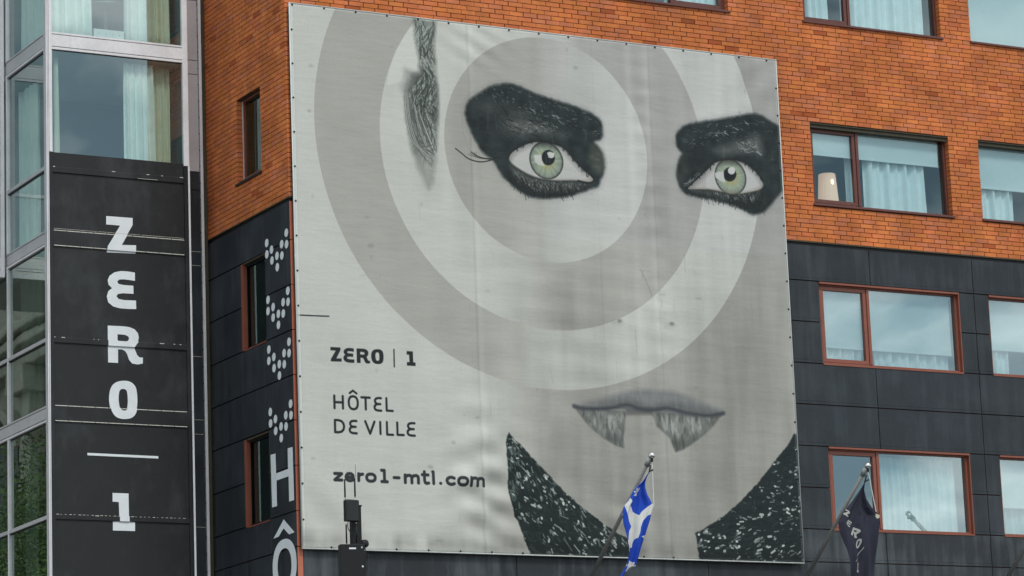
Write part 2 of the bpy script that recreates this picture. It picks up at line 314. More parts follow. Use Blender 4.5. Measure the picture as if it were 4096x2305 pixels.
# bricks
CRS, BL = .08, .267
def brick_tint():
    t = rnd.random(); v = rnd.gauss(1, .055)
    if t < .010: return (v*.66, v*.55, v*.6)
    if t < .05: return (v*.86, v*.84, v*1.0)
    if t < .20: return (v*.93, v*1.0, v*1.35)
    if t < .30: return (v*1.05, v*1.10, v*1.0)
    return (v, v*rnd.uniform(.94, 1.06), v*rnd.uniform(.9, 1.12))
BR = []   # (box6, tint, wall)
nrow = int((ZTOP-ZBR)/CRS)
for r in range(nrow):
    z0 = ZBR+r*CRS+.0055; z1 = z0+CRS-.011; zc = (z0+z1)/2
    for wall in 'FG':
        holes = holesF if wall == 'F' else holesG
        s0, s1 = (XG, XEND) if wall == 'F' else (YF, YB+.25)
        if wall == 'F' and r % 2: s0 = XG+.095
        if wall == 'G' and not r % 2: s0 = YF+.095
        hs = sorted((h[0], h[1]) for h in holes if h[2]-.02 < zc < h[3])
        segs = []; c = s0
        for a, b in hs: segs.append((c, a)); c = b
        segs.append((c, s1)); off = ((r % 2)*.36+.07*math.sin(r*2.1))*BL
        for a, b in segs:
            x = math.floor((a-XG-off)/BL)*BL+XG+off; cu_ = [a]
            while x < b:
                if x > a+.06 and x < b-.06: cu_.append(x)
                x += BL
            cu_.append(b)
            for p, q in zip(cu_, cu_[1:]):
                e0 = p == a; e1 = q == b
                pp = p+((0 if a == s0 else -.003) if e0 else .0045+rnd.uniform(0, .003)); qq = q-((0 if b == s1 else -.003) if e1 else .0045+rnd.uniform(0, .003)); dep = .13 if (e0 or e1) else .05
                if (e0 and a == s0): dep = .09
                j = rnd.uniform(-.0025, .0015); dz = rnd.uniform(-.0012, .0012); t = (*brick_tint(), 1)
                if wall == 'F':
                    if r % 2 == 0 and p == XG: pp = XG-.001
                    if 20.95 < p and q < 29.7 and z1 < 16.6 and z0 > 13.7: continue       # fully behind the banner
                    bx = (pp, qq, YF+j, YF+dep, z0+dz, z1+dz)
                else: bx = (XG+j, XG+dep, pp, qq, z0+dz, z1+dz)
                BR.append((bx, t, wall))
def area(b):
    bx, _, w = b; c = Vector(((bx[0]+bx[1])/2, (bx[2]+bx[3])/2, (bx[4]+bx[5])/2-CAMZ)); v = np.array(c); zf = v@_f
    px = FPX*(v@_r)/zf+2048; py = 1152.5-FPX*(v@_u)/zf
    if not (10 < px < 4086 and 10 < py < 2300): return 0
    n = np.array((0, -1, 0) if w == 'F' else (-1, 0, 0)); l = (bx[1]-bx[0]) if w == 'F' else (bx[3]-bx[2])
    if w == 'F' and c.x < 29.9 and 8 < c.z+CAMZ < 16.72: return 0
    return l*abs(n@v)/zf**3
order = sorted(range(len(BR)), key=lambda i: -area(BR[i])); top = set(order[:300])
proto = {}; rest = MB()
for i, (bx, t, w) in enumerate(BR):
    if i not in top: rest.box(*bx, col=t); continue
    L3 = (round(bx[1]-bx[0], 2), round(bx[3]-bx[2], 2)); key = (w, L3)
    if key not in proto: proto[key] = MB().box(0, L3[0], 0, L3[1], 0, CRS-.011).mesh('brick', True); proto[key].materials.append(m_brick)
    o = bpy.data.objects.new('brick', proto[key]); COL.objects.link(o); o.parent = fw if w == 'F' else sw
    o.location = (bx[0]-HL.x, bx[2]-HL.y, bx[4]); o.location += HL; o.matrix_parent_inverse = Matrix.Identity(4); o.color = t
rb = local(rest.build('brick_courses', m_brick, hotel, tint=True), HL); tag(rb, kind='stuff')
# brick support angle and drip line above the cladding
mb = MB().box(XG-.012, XEND, YF-.012, YF+.10, ZBR-.022, ZBR-.002).box(XG-.012, XG+.10, YF+.10, YB+.2, ZBR-.022, ZBR-.002)
local(mb.build('shelf_angle', m_steel, hotel), HL)
mb = MB().box(XG+.03, XEND, YF+.03, YF+.2, ZBR-.07, ZBR-.022).box(XG+.03, XG+.2, YF+.2, YB+.2, ZBR-.07, ZBR-.022)
local(mb.build('shadow_gap', m_gasket, hotel), HL)

# cladding panels, each one an object
def panel(x0, x1, z0, z1, wall, weathered=False):
    g = .006; w = x1-x0; mb = MB(); cap = z1 > 13.4
    t = rnd.uniform(.86, 1.14); t = (t, t*rnd.uniform(.98, 1.03), t*rnd.uniform(.98, 1.05), 1)
    a, b = (x0+g, x1-g); c, d = z0+.011, z1-.004
    if wall == 'F':
        mb.box(a, b, YF+.006, YF+.044, c+.05, d, t); mb.box(a, b, YF-.002, YF+.044, c, c+.048, t)
    else:
        mb.box(XG+.006, XG+.044, a, b, c+.05, d, t); mb.box(XG-.002, XG+.044, a, b, c, c+.048, t)
    o = mb.build('panel', m_panelw if weathered else m_panel, hotel, bevel=.004, tint=True); return local(o, HL)
ZJ = [13.515, 12.88, 12.158, 11.43, 10.71, 9.99, 9.273, 8.56, 8.0, 7.28, 6.56, 5.84, 5.12]
XJ = [XG+.045, 22.845, 24.465, 26.685, 28.085, 29.98, 31.705, 33.92, 35.325, 37.54, 38.945, XEND]
XJ = [XG+.10, 24.465, 28.085, 31.705, 33.92, 35.325, 37.54, XEND]
YJ = [YF+.005, 45.82, 46.735, YB+.04]
for z1, z0 in zip(ZJ, ZJ[1:]):
    zc = (z0+z1)/2
    def cut(J, holes):
        pts = list(J)
        for h in holes:
            if h[2] < zc < h[3]: pts = [p for p in pts if not h[0] < p < h[1]]+[h[0], h[1]]
        return sorted(set(round(p, 3) for p in pts))
    inF = cut(XJ, holesF2)
    for a, b in zip(inF, inF[1:]):
        if b-a > .05 and not any(h[0]-.01 <= (a+b)/2 <= h[1]+.01 and h[2] < zc < h[3] for h in holesF2): panel(a, b, z0, z1, 'F', zc < 8.56)
    inG = cut(YJ, holesG2)
    for a, b in zip(inG, inG[1:]):
        if b-a > .05 and not any(h[0]-.01 <= (a+b)/2 <= h[1]+.01 and h[2] < zc < h[3] for h in holesG2): panel(a, b, z0, z1, 'G', False)
# terracotta corner strip, one length per course of panels
for z1, z0 in zip(ZJ, ZJ[1:]):
    local(MB().box(XG+.004, XG+.094, YF-.004, YF+.005, z0+.006, z1-.006).build('corner_strip', m_copper, hotel), HL)
local(MB().box(XG+.06, XEND, YF+.03, YF+.2, 0, 5.12).box(XG+.03, XG+.2, YF+.2, YB+.3, 0, 5.12).build('ground_storey_wall', m_panel, hotel), HL)
local(MB().box(XG, XEND, YF, YF+14, ZTOP+.001, ZTOP+.25).build('roof', m_gasket, hotel), HL)
local(MB().box(XG+.2, XEND, YF+3.4, YF+3.5, 0, ZTOP).box(XEND-.1, XEND, YF+.2, YF+3.4, 0, ZTOP).build('core_wall', m_roomdark, hotel), HL)

def curtain(axis, s0, s1, z0, z1, d, label, m=None, amp=.035, pitch=.13, gather=False, lean=0, seed=0, group='window curtains'):
    r = random.Random(seed); n = int(abs(s1-s0)/.012)+2; rows = 8; V = []; Fc = []
    ph = r.uniform(0, 6); ks = [(2*math.pi/pitch, amp, ph), (2*math.pi/(pitch*1.73), amp*.7, r.uniform(0, 6)), (2*math.pi/(pitch*.41), amp*.18, r.uniform(0, 6))]
    for j in range(rows+1):
        t = j/rows; z = z0+(z1-z0)*t
        for i in range(n):
            u = i/(n-1); s = s0+(s1-s0)*u
            w = sum(a*math.sin(k*s+p+.5*math.sin(t*2+p)) for k, a, p in ks)*(1 if not gather else .45+.55*min(1, (1-t)*4))
            s += lean*(1-t)*(u if lean > 0 else 1-u)
            V.append((s, d+w, z) if axis == 'F' else (d+w, s, z))
    for j in range(rows):
        for i in range(n-1): a = j*n+i; Fc.append((a, a+1, a+n+1, a+n))
    me = bpy.data.meshes.new('curtain'); me.from_pydata(V, [], Fc); me.polygons.foreach_set('use_smooth', [True]*len(Fc))
    o = link('curtain', me, m or m_curt); sol = o.modifiers.new('solid', 'SOLIDIFY'); sol.thickness = .003
    return tag(o, label, 'curtain', group)
def blind(x0, x1, z0, z1, y, label, zbar=True):
    mb = MB().box(x0, x1, y, y+.004, z0, z1)
    if zbar: mb.box(x0, x1, y-.006, y+.012, z0-.025, z0)
    return tag(mb.build('roller_blind', m_blind), label, 'blind', 'roller blinds in the hotel windows')

# windows on the front: frame, sash, two panes, sill, reveal, room
def window_front(x0, x1, z0, z1, sash_left, brick, glass, roommat=None):
    w = empty('window', parent=hotel); local(w, HL); fm = m_frame if brick else m_frame2
    y = YF+(.11 if brick else .065); fw_ = .05
    xm = x0+1.04 if sash_left else x1-1.08
    f = MB(); f.box(x0, x1, y, y+.08, z1-fw_, z1).box(x0, x1, y, y+.08, z0, z0+fw_).box(x0, x0+fw_, y, y+.08, z0+fw_, z1-fw_).box(x1-fw_, x1, y, y+.08, z0+fw_, z1-fw_).box(xm-.025, xm+.03, y-.012, y+.08, z0+fw_, z1-fw_)
    f.build('frame', fm, w, bevel=.004)
    a, b = (x0+fw_, xm-.025) if sash_left else (xm+.03, x1-fw_); s_ = .07
    s = MB(); c, d = z0+fw_, z1-fw_
    s.box(a+.004, b-.004, y+.004, y+.07, d-s_, d-.004).box(a+.004, b-.004, y+.004, y+.07, c+.004, c+s_).box(a+.004, a+s_, y+.004, y+.07, c+s_, d-s_).box(b-s_, b-.004, y+.004, y+.07, c+s_, d-s_)
    s.build('sash', fm, w, bevel=.004)
    g = MB().quad((a+s_, y+.045, c+s_), (b-s_, y+.045, c+s_), (b-s_, y+.045, d-s_), (a+s_, y+.045, d-s_)); g.build('pane', glass, w)
    e, h = (xm+.03, x1-fw_) if sash_left else (x0+fw_, xm-.025)
    g = MB().quad((e, y+.05, c), (h, y+.05, c), (h, y+.05, d), (e, y+.05, d)); g.build('pane', glass, w)
    if brick:
        MB().box(x0-.02, x1+.03, YF-.035, y, z0-.035, z0+.004).build('sill', fm, w, bevel=.005)
        MB().box(x0, x1, YF+.004, y, z1-.001, z1+.012).box(x0, x1, YF+.035, y, z1-.06, z1-.002).build('lintel', m_steel, w)
    else:
        MB().box(x0, x1, YF-.012, y, z1-.028, z1+.004).build('head_trim', m_frame2, w); MB().box(x0, x1, YF-.006, y, z0-.014, z0+.012).build('sill', m_frame2, w)
        MB().box(x1-.014, x1+.002, YF-.004, y, z0+.012, z1-.028).build('jamb_trim', m_frame2, w)
    r = MB(); yr = y+.085; yb = YF+3.2
    r.quad((x0-.2, yb, z0-.8), (x1+.2, yb, z0-.8), (x1+.2, yb, z1+.25), (x0-.2, yb, z1+.25)).quad((x0-.2, yr, z1+.25), (x1+.2, yr, z1+.25), (x1+.2, yb, z1+.25), (x0-.2, yb, z1+.25)).quad((x0-.2, yr, z0-.8), (x0-.2, yb, z0-.8), (x0-.2, yb, z1+.25), (x0-.2, yr, z1+.25)).quad((x1+.2, yr, z0-.8), (x1+.2, yb, z0-.8), (x1+.2, yb, z1+.25), (x1+.2, yr, z1+.25)).quad((x0-.2, yr, z0-.8), (x1+.2, yr, z0-.8), (x1+.2, yb, z0-.8), (x0-.2, yb, z0-.8))
    r.build('room', roommat or m_room, w); return w
C0, C1, C2 = COLS
window_front(C0[0], C0[1], 17.58, 19.05, False, True, m_glass); window_front(C1[0], C1[1], 17.58, 19.05, True, True, m_glass); window_front(C2[0], C2[1], 17.58, 19.05, False, True, m_glass)
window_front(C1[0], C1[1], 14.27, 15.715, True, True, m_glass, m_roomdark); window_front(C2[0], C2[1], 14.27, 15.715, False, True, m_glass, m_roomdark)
window_front(C1[0], C1[1], 11.43, 12.875, True, False, m_glass_r); window_front(C2[0], C2[1], 11.43, 12.875, False, False, m_glass_r)
window_front(C1[0], C1[1], 8.56, 9.99, True, False, m_glass_r); window_front(C2[0], C2[1], 8.56, 9.99, False, False, m_glass_r)
YC = YF+.27; YBd = YF+.19
curtain('F', 27.95, 29.0, 17.5, 19.2, YC, 'pale curtain behind the top edge window above the banner', seed=1)
curtain('F', 30.86, 31.36, 17.5, 19.2, YC, 'narrow pale curtain in the casement of the top brick window', seed=2)
curtain('F', 31.62, 33.38, 17.5, 19.2, YC, 'wide pale pleated curtain filling the top brick window', seed=3, pitch=.17)
blind(34.2, 37.2, 17.4, 19.2, YBd, 'roller blind fully drawn in the top right corner window')
def xy(k, x, y, Y): p = onY(k, x, y, Y); return p[0], p[2]
blind(C1[0]+.02, C1[1]-.12, xy('Q', 1300, 460, YBd)[1], 15.75, YBd, 'roller blind a third down above the lit bedside lamp')
a = xy('Q', 1075, 600, YC)[0]; b = xy('Q', 1640, 600, YC)[0]
curtain('F', a, b, 14.15, 15.5, YC, 'pale pleated curtain half across the wide pane beside the lit lamp', seed=4, pitch=.19, lean=.04)
curtain('F', xy('Q', 912, 600, YC)[0], xy('Q', 1010, 600, YC)[0]+.1, 14.15, 15.5, YC+.06, 'slim pale curtain edge right of the lit lamp', seed=5)
blind(C2[0]+.02, C2[1], xy('Q', 2300, 715, YBd)[1], 15.75, YBd, 'roller blind half down in the right edge brick window')
curtain('F', C2[0]+.1, xy('Q', 2475, 850, YC)[0], 14.15, 15.5, YC, 'short pale curtain in the right edge brick window', seed=6, pitch=.17)
blind(C1[0]+.02, C1[1]-.1, xy('S', 1500, 960, YBd)[1], 12.9, YBd, 'roller blind nearly closed in the upper dark clad window')
curtain('F', C1[0]+.1, xy('S', 1040, 980, YC)[0], 11.3, 12.5, YC, 'white curtain hem below the blind in the upper clad casement', seed=7, pitch=.14)
curtain('F', xy('S', 1150, 1000, YC)[0], xy('S', 1860, 1050, YC)[0], 11.3, 12.5, YC, 'white curtain hem below the blind in the wide upper clad pane', seed=8, pitch=.19)
blind(C2[0]+.02, C2[1], xy('S', 2400, 940, YBd)[1], 12.9, YBd, 'roller blind two thirds down in the right edge upper clad window')
curtain('F', C2[0]+.12, xy('S', 2420, 1050, YC)[0], 11.3, 12.5, YC, 'white curtain below the blind at the right edge of the upper clad row', seed=9)
curtain('F', 31.75, 33.45, 8.4, 9.9, YC, 'sheer curtain across the wide pane behind the dark flag', seed=10, pitch=.12, amp=.028)
blind(C2[0]+.02, C2[1], xy('T', 2450, 800, YBd)[1], 10.05, YBd, 'roller blind half down in the bottom right window')
curtain('F', C2[0]+.1, 36.8, 8.4, 9.6, YC+.05, 'grey shaded curtain below the blind in the bottom right window', seed=11, m=m_blind)
blind(C1[0]+.02, C1[0]+.98, 8.5, 10.05, YC+1.1, 'grey blue blind deep in the casement behind the dark flag', False)
# bedside lamp
lx, lz = xy('Q', 722, 585, YF+.55); lz -= .0
lamp = tag(empty('table_lamp', (lx, YF+.55, 14.0)), 'lit bedside lamp with tall pleated shade in brick window', 'lamp')
wr = abs(xy('Q', 780, 600, YF+.55)[0]-xy('Q', 650, 600, YF+.55)[0])/2
mb = MB(); n = 64; rows = [(wr*.98, lz-14.0), (wr*1.0, lz-14.02), (wr*1.27, lz-14.60)]
for r_, h_ in rows:
    for k in range(n): a = 2*math.pi*k/n; rr = r_*(1+.03*(k % 2)); mb.v.append((rr*math.cos(a), rr*math.sin(a), h_))
for i in range(2):
    for k in range(n): q0 = i*n+k; q1 = i*n+(k+1) % n; mb.f.append((q0, q1, q1+n, q0+n)); mb.c.append(None)
m_shade = bpy.data.materials.new('lamp_shade_cloth'); m_shade.use_nodes = True; ps = m_shade.node_tree.nodes['Principled BSDF']
ps.inputs['Base Color'].default_value = (.62, .48, .40, 1); ps.inputs['Emission Color'].default_value = (1, .60, .38, 1); ps.inputs['Emission Strength'].default_value = .55; ps.inputs['Roughness'].default_value = .9
mb.build('lamp_shade', m_shade, lamp)
m_bulb = bpy.data.materials.new('bulb_glow'); m_bulb.use_nodes = True; pb = m_bulb.node_tree.nodes['Principled BSDF']; pb.inputs['Emission Color'].default_value = (1, .75, .35, 1); pb.inputs['Emission Strength'].default_value = 2.6
MB().lathe((0, -wr*1.03, lz-14.17), [(.008, -.05), (.022, -.035), (.03, 0), (.024, .035), (.008, .05)], 12).build('bulb', m_bulb, lamp, smooth=True)
MB().lathe((0, 0, 0), [(.09, -.2), (.09, -.18), (.02, -.16), (.02, lz-14.25)], 16).build('stand', m_dkgrey, lamp)

# windows on the side wall
def window_side(y0, y1, z0, z1, brick):
    w = empty('window', parent=hotel); local(w, HL); fm = m_frame if brick else m_frame2; x = XG+(.11 if brick else .055); t = .05
    MB().box(x, x+.07, y0, y1, z1-t, z1).box(x, x+.07, y0, y1, z0, z0+t*(2.2 if brick else 1)).box(x, x+.07, y0, y0+t, z0+t, z1-t).box(x, x+.07, y1-t, y1, z0+t, z1-t).build('frame', m_frame2 if brick else m_dkgrey, w, bevel=.004)  # brick windows take the lighter frame colour here to make up for shade
    gm = m_glass_side
    MB().quad((x+.04, y0+t, z0+t), (x+.04, y1-t, z0+t), (x+.04, y1-t, z1-t), (x+.04, y0+t, z1-t)).build('pane', gm, w)
    if brick: MB().box(XG-.035, x, y0-.02, y1+.03, z0-.035, z0+.003).build('sill', m_gasket, w); MB().box(XG+.012, x, y0, y1, z1-.02, z1+.01).build('lintel', m_steel, w); MB().box(x-.006, x+.002, y1-.035, y1+.0, z0+.01, z1-.01).build('jamb_trim', m_alu2, w)
    else: MB().box(XG-.004, x+.01, y1-.085, y1+.002, z0, z1).build('jamb_trim', m_frame2, w); MB().box(XG-.004, x, y0, y1-.09, z0-.012, z0+.006).build('sill', m_frame2, w); MB().box(XG-.002, x, y0, y1-.09, z1-.02, z1+.006).build('head_trim', m_steel, w)
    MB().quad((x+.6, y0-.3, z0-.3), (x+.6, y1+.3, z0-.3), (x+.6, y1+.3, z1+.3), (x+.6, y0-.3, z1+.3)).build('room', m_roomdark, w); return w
m_glass_side = glassmat('dark_side_glass', (.55, .72, .68), .10, .9, rtint=(.6, .85, .8))
window_side(45.83, 46.80, 14.24, 15.69, True); window_side(45.83, 46.80, 17.56, 19.0, True)
window_side(45.80, 46.74, 11.435, 12.87, False); window_side(45.80, 46.74, 8.55, 9.97, False)

# dots and letters printed on the side wall cladding
def flat_poly(polys, plane, val, name, m, parent, th=.0015, cuts=None, root=HL):
    """polys: list of (outer, [holes]) as (s, z); plane 'X' or 'Y'. cuts: [(z0, z1, depth)] puts each slice on its own surface"""
    cu = bpy.data.curves.new(name, 'CURVE'); cu.dimensions = '2D'; cu.fill_mode = 'BOTH'
    for o_, hs in polys:
        for L_ in [o_]+list(hs):
            sp = cu.splines.new('POLY'); sp.points.add(len(L_)-1)
            for p, (a, b) in zip(sp.points, L_): p.co = (a, b, 0, 1)
            sp.use_cyclic_u = True
    to = bpy.data.objects.new('tmp', cu); COL.objects.link(to); dg = bpy.context.evaluated_depsgraph_get(); me0 = bpy.data.meshes.new_from_object(to.evaluated_get(dg)); bpy.data.objects.remove(to); bpy.data.curves.remove(cu)
    V = []; Fc = []
    for (c0, c1, dv) in (cuts or [(-99, 99, val)]):
        bm = bmesh.new(); bm.from_mesh(me0); bmesh.ops.remove_doubles(bm, verts=bm.verts, dist=1e-5)
        if c0 > -90:
            bmesh.ops.bisect_plane(bm, geom=bm.verts[:]+bm.edges[:]+bm.faces[:], plane_co=(0, c0, 0), plane_no=(0, 1, 0), clear_inner=True)
            bmesh.ops.bisect_plane(bm, geom=bm.verts[:]+bm.edges[:]+bm.faces[:], plane_co=(0, c1, 0), plane_no=(0, 1, 0), clear_outer=True)
        if not bm.faces: bm.free(); continue
        ex = bmesh.ops.extrude_face_region(bm, geom=bm.faces[:])
        for v in ex['geom']:
            if isinstance(v, bmesh.types.BMVert): v.co.z -= th
        b = len(V); bm.verts.ensure_lookup_table(); bm.verts.index_update()
        for v in bm.verts:
            d_ = dv+v.co.z
            V.append((v.co.x, d_, v.co.y) if plane == 'Y' else (d_, v.co.x, v.co.y))
        for f in bm.faces: Fc.append(tuple(b+v.index for v in f.verts))
        bm.free()
    bpy.data.meshes.remove(me0)
    me = bpy.data.meshes.new(name); me.from_pydata(V, [], Fc); bm = bmesh.new(); bm.from_mesh(me); bmesh.ops.recalc_face_normals(bm, faces=bm.faces); bm.to_mesh(me); bm.free()
    o = link(name, me, m, parent)
    return local(o, root)
DOTS = [('B', [(2460, 712), (2292, 800), (2420, 810), (2462, 810), (2333, 857), (2293, 897), (2380, 910), (2422, 907), (2337, 950), (2383, 1007)]),
        ('B', [(2473, 1210), (2303, 1288), (2433, 1308), (2475, 1305), (2347, 1350), (2303, 1385), (2392, 1408), (2434, 1405), (2347, 1440), (2393, 1503)]),
        ('C', [(2483, 360), (2310, 427), (2441, 457), (2484, 457), (2353, 490), (2310, 524), (2400, 552), (2443, 553), (2355, 586), (2401, 650)]),
        ('C', [(2497, 892), (2323, 963), (2456, 990), (2500, 990), (2367, 1024), (2325, 1061), (2415, 1087), (2458, 1087), (2369, 1125), (2417, 1187)])]
ZLIP = [(j+.004, j+.068) for j in ZJ]
for k, L_ in DOTS:
    for x, y in L_:
        p = onX(k, x, y, XG); c = [(p[1]+.0685*math.cos(a), p[2]+.0685*math.sin(a)) for a in np.linspace(0, 2*math.pi, 28, endpoint=False)]
        flat_poly([(c, [])], 'X', XG-.0028, 'painted_dot', m_white, hotel)
gx = lambda k, P_: [onX(k, x, y, XG)[1:] for x, y in P_]
flat_poly([(gx('D', [(2325, 408), (2367, 396), (2373, 568), (2476, 528), (2472, 352), (2514, 340), (2527, 796), (2485, 809), (2480, 592), (2376, 628), (2381, 848), (2339, 860)]), [])], 'X', XG-.0028, 'letter_h', m_white, hotel)
oc = gx('D', [(2447, 1440)])[0]; ro = abs(gx('D', [(2345, 1460)])[0][0]-oc[0]); top_ = gx('D', [(2437, 1132)])[0][1]; rz = .42
ell = lambda cy, cz, ry, rz_, n=40: [(cy+ry*math.copysign(abs(math.cos(a))**.9, math.cos(a)), cz+rz_*math.copysign(abs(math.sin(a))**.9, math.sin(a))) for a in np.linspace(0, 2*math.pi, n, endpoint=False)]
flat_poly([(ell(oc[0], top_-rz, ro, rz), [ell(oc[0], top_-rz, ro*.58, rz-.145)]), (gx('D', [(2438, 962), (2530, 1072), (2484, 1091), (2437, 1038), (2395, 1110), (2350, 1128)]), [])], 'X', XG-.0028, 'letter_o_circumflex', m_white, hotel)

# ================================================================ GLAZED TOWER
TL = Vector((17.63, 47.7, 0))
tower = tag(empty('glazed_tower', TL), 'glazed tower with aluminium bands and black wrapped front left of the bricks', 'building')
def tp(mb, name, m, bevel=.003, parent=None, smooth=False, tint=False): o = mb.build(name, m, parent or tower, bevel=bevel, smooth=smooth, tint=tint); return local(o, TL)
XI = 17.63; X0, X1 = 17.725, 20.03; XR = 20.125; ZT = 19.6; ZB = 3.0; YI1 = 53.5
SP = [(19.6, 19.85), (16.505, 16.80), (13.20, 13.46), (10.315, 10.58), (7.43, 7.70), (4.54, 4.81)]
TR = [17.86, 14.51, 11.66, 8.78, 5.9]
FAB = 14.765
# corner post (three ribs), from side to front
tp(MB().box(XI-.012, XI+.028, YH+.05, YH+.11, ZB, ZT).box(XI, XI+.02, YH+.028, YH+.05, ZB, ZT), 'corner_rib', m_alu2)
tp(MB().box(XI-.008, XI+.012, YH, YH+.026, ZB, ZT).box(XI+.018, XI+.034, YH-.004, YH+.026, ZB, ZT), 'corner_rib', m_alu)
tp(MB().box(XI+.04, X0, YH-.006, YH+.06, FAB, ZT), 'mullion', m_alu)
tp(MB().box(XI+.04, X0, YH-.007, YH+.06, ZB, FAB-.003), 'wrapped_post', m_vinyl)
tp(MB().box(X1, XR, YH-.006, YH+.06, FAB-.04, ZT), 'mullion', m_alu)
tp(MB().box(X1, X1+.065, YH-.007, YH+.06, ZB, FAB-.043), 'wrapped_post', m_vinyl)
tp(MB().box(X1+.068, XR+.005, YH-.012, YH+.03, ZB, FAB-.043), 'edge_trim', m_alu)
for z0, z1 in SP[:2]:
    tp(MB().box(X0, X1, YH+.0, YH+.05, z0+.055, z1-.042), 'spandrel', m_alu, parent=tower)
    tp(MB().box(X0, X1, YH-.004, YH+.05, z1-.032, z1), 'sill_trim', m_alu); tp(MB().box(X0, X1, YH-.004, YH+.05, z0, z0+.042), 'head_trim', m_alu)
    tp(MB().box(X0, X1, YH+.02, YH+.06, z0+.042, z0+.055).box(X0, X1, YH+.02, YH+.06, z1-.042, z1-.032).box(X0, X1, YH+.03, YH+.05, z0-.014, z0), 'gasket', m_gasket, 0)
# front panes of the tower (above the wrap)
for z0, z1 in ((FAB-.6, 16.49), (16.80, 19.6)):
    tp(MB().quad((X0, YH+.03, z0), (X1, YH+.03, z0), (X1, YH+.03, z1), (X0, YH+.03, z1)), 'pane', m_glass_ft if False else m_glass_t, 0)
# wrapped front: recessed sheets between raised bars
bars = [(14.425, 14.525), (13.195, 13.47), (11.60, 11.695), (10.315, 10.585), (8.735, 8.82), (7.43, 7.7), (5.86, 5.95), (4.54, 4.81)]
YS = YH+.022; YBr = YH-.004; cuts = []; zt = FAB
for z0, z1 in bars:
    tp(MB().box(X0+.003, X1-.003, YS, YS+.03, z1, zt), 'wrap_sheet', m_vinyl, 0, tint=False); cuts.append((z1, zt, YS-.004))
    tp(MB().box(X0, X1, YBr, YS+.02, z0, z1-.003), 'wrapped_bar', m_vinyl, .006); cuts.append((z0, z1, YBr-.003)); zt = z0
tp(MB().box(X0+.003, X1-.003, YS, YS+.03, 3.0, zt), 'wrap_sheet', m_vinyl, 0)
# worn pale edges: dashes along the bars
def dashes(z, segs, h=.012):
    h *= 1.1
    mb = MB()
    for a, b in segs: mb.box(a, b, YBr-.003, YBr+.002, z-h/2, z+h/2)
    tp(mb, 'worn_edge', m_worn, 0)
rg = lambda n, fill: [(X0+.01+(X1-X0-.02)*i/n, X0+.01+(X1-X0-.02)*(i+fill)/n) for i in range(n)]
for z in (13.455, 13.205, 10.572, 10.325): dashes(z, rg(10, .95), .011)
dashes(14.519, [(X0+.005, X0+.04), (18.75, 18.81), (19.36, 19.41), (19.62, 19.65), (19.95, 20.01)], .01)
dashes(11.688, [(17.85, 17.91), (18.40, 18.41), (18.48, 18.49), (19.55, 19.63), (19.79, 19.82), (19.90, 19.93), (X0+.005, X0+.02)], .011)
dashes(8.815, [(a, a+rnd.uniform(.01, .05)) for a in np.arange(X0+.01, X1-.06, .075)], .007)
dashes(14.44, [(19.2, 19.55)], .005); dashes(13.485, rg(3, .97), .004); dashes(8.81, [(18.40, 18.46)], .015)
for k in 'ZERO1':
    q, hh = BOLD[k]; tp_o = flat_poly([(q, [hh] if hh else [])], 'Y', YS-.004, 'letter_'+{'1': 'one'}.get(k, k.lower()), m_white, tower, cuts=cuts, root=TL)
flat_poly([([(a[0], a[2]) for a in (onY('C', x, y, YH) for x, y in [(754, 1312), (1363, 1341), (1363, 1361), (754, 1333)])], [])], 'Y', YS, 'letter_bar', m_white, tower, cuts=cuts, root=TL)
# set-back strip between tower and brick, with its edge trim
YSt = 48.12
zs = [19.6, 17.76, 16.70, 16.455]; 
zl = [19.6, 17.76, 16.70, 16.453, 14.757, 14.438, 13.38, 13.142, 11.596, 10.53, 10.29, 8.745, 7.5, 5.5, 3]
for i, (b, a) in enumerate(zip(zl, zl[1:])): tp(MB().box(XR+.02, 20.485, YSt, YSt+.03, a+.006, b-.006), 'strip_panel', m_alu2 if a > 14.7 else m_panel, .002, tint=a <= 14.7)
tp(MB().box(XR, 20.52, YSt+.02, YSt+.05, 3, 19.6), 'strip_backing', m_gasket, 0)
tp(MB().box(20.495, 20.545, YSt-.03, YSt+.02, 3, 19.6), 'edge_trim', m_alu)
tp(MB().box(20.55, 20.598, YSt-.05, YSt+.02, 3, 19.6), 'edge_seal', m_steel)
mb = MB()
for z in np.arange(8, 19, .285): mb.box(20.484, 20.494, YSt-.012, YSt-.002, z, z+.02)
tp(mb, 'rivets', m_gasket, 0)
mb = MB()
for z in zl[6:12]: mb.box(20.30, 20.485, YSt-.003, YSt+.002, z-.004, z+.002)
tp(mb, 'worn_edge', m_worn, 0)
tp(MB().box(XR-.02, XR+.02, YH+.06, YSt+.02, 3, 19.6), 'return_face', m_alu2)
# side face I
yA, yM0, yM1, yE = YH+.11, 49.60, 49.66, 51.35
for i, (z0, z1) in enumerate(SP):
    ye = yM1-.002 if z0 > 13 else YI1
    tp(MB().box(XI+.004, XI+.06, yA, ye, z0+.055, z1-.035), 'spandrel', m_alu2); tp(MB().box(XI-.006, XI+.06, yA, ye, z1-.028, z1), 'sill_trim', m_alu2)
    tp(MB().box(XI-.010, XI+.06, yA, ye, z0, z0+.035), 'head_trim', m_alu); tp(MB().box(XI+.02, XI+.06, yA, ye, z0+.035, z0+.055).box(XI+.02, XI+.06, yA, ye, z1-.035, z1-.028).box(XI+.03, XI+.05, yA, ye, z0-.03, z0), 'gasket', m_gasket, 0)
for i, z in enumerate(TR[1:]):
    ye = yM1-.002 if z > 13 else YI1
    tp(MB().box(XI-.008, XI+.05, yA, ye, z-.032, z+.03), 'transom', m_alu2); tp(MB().box(XI+.01, XI+.05, yA, ye, z-.05, z-.032), 'gasket', m_gasket, 0)
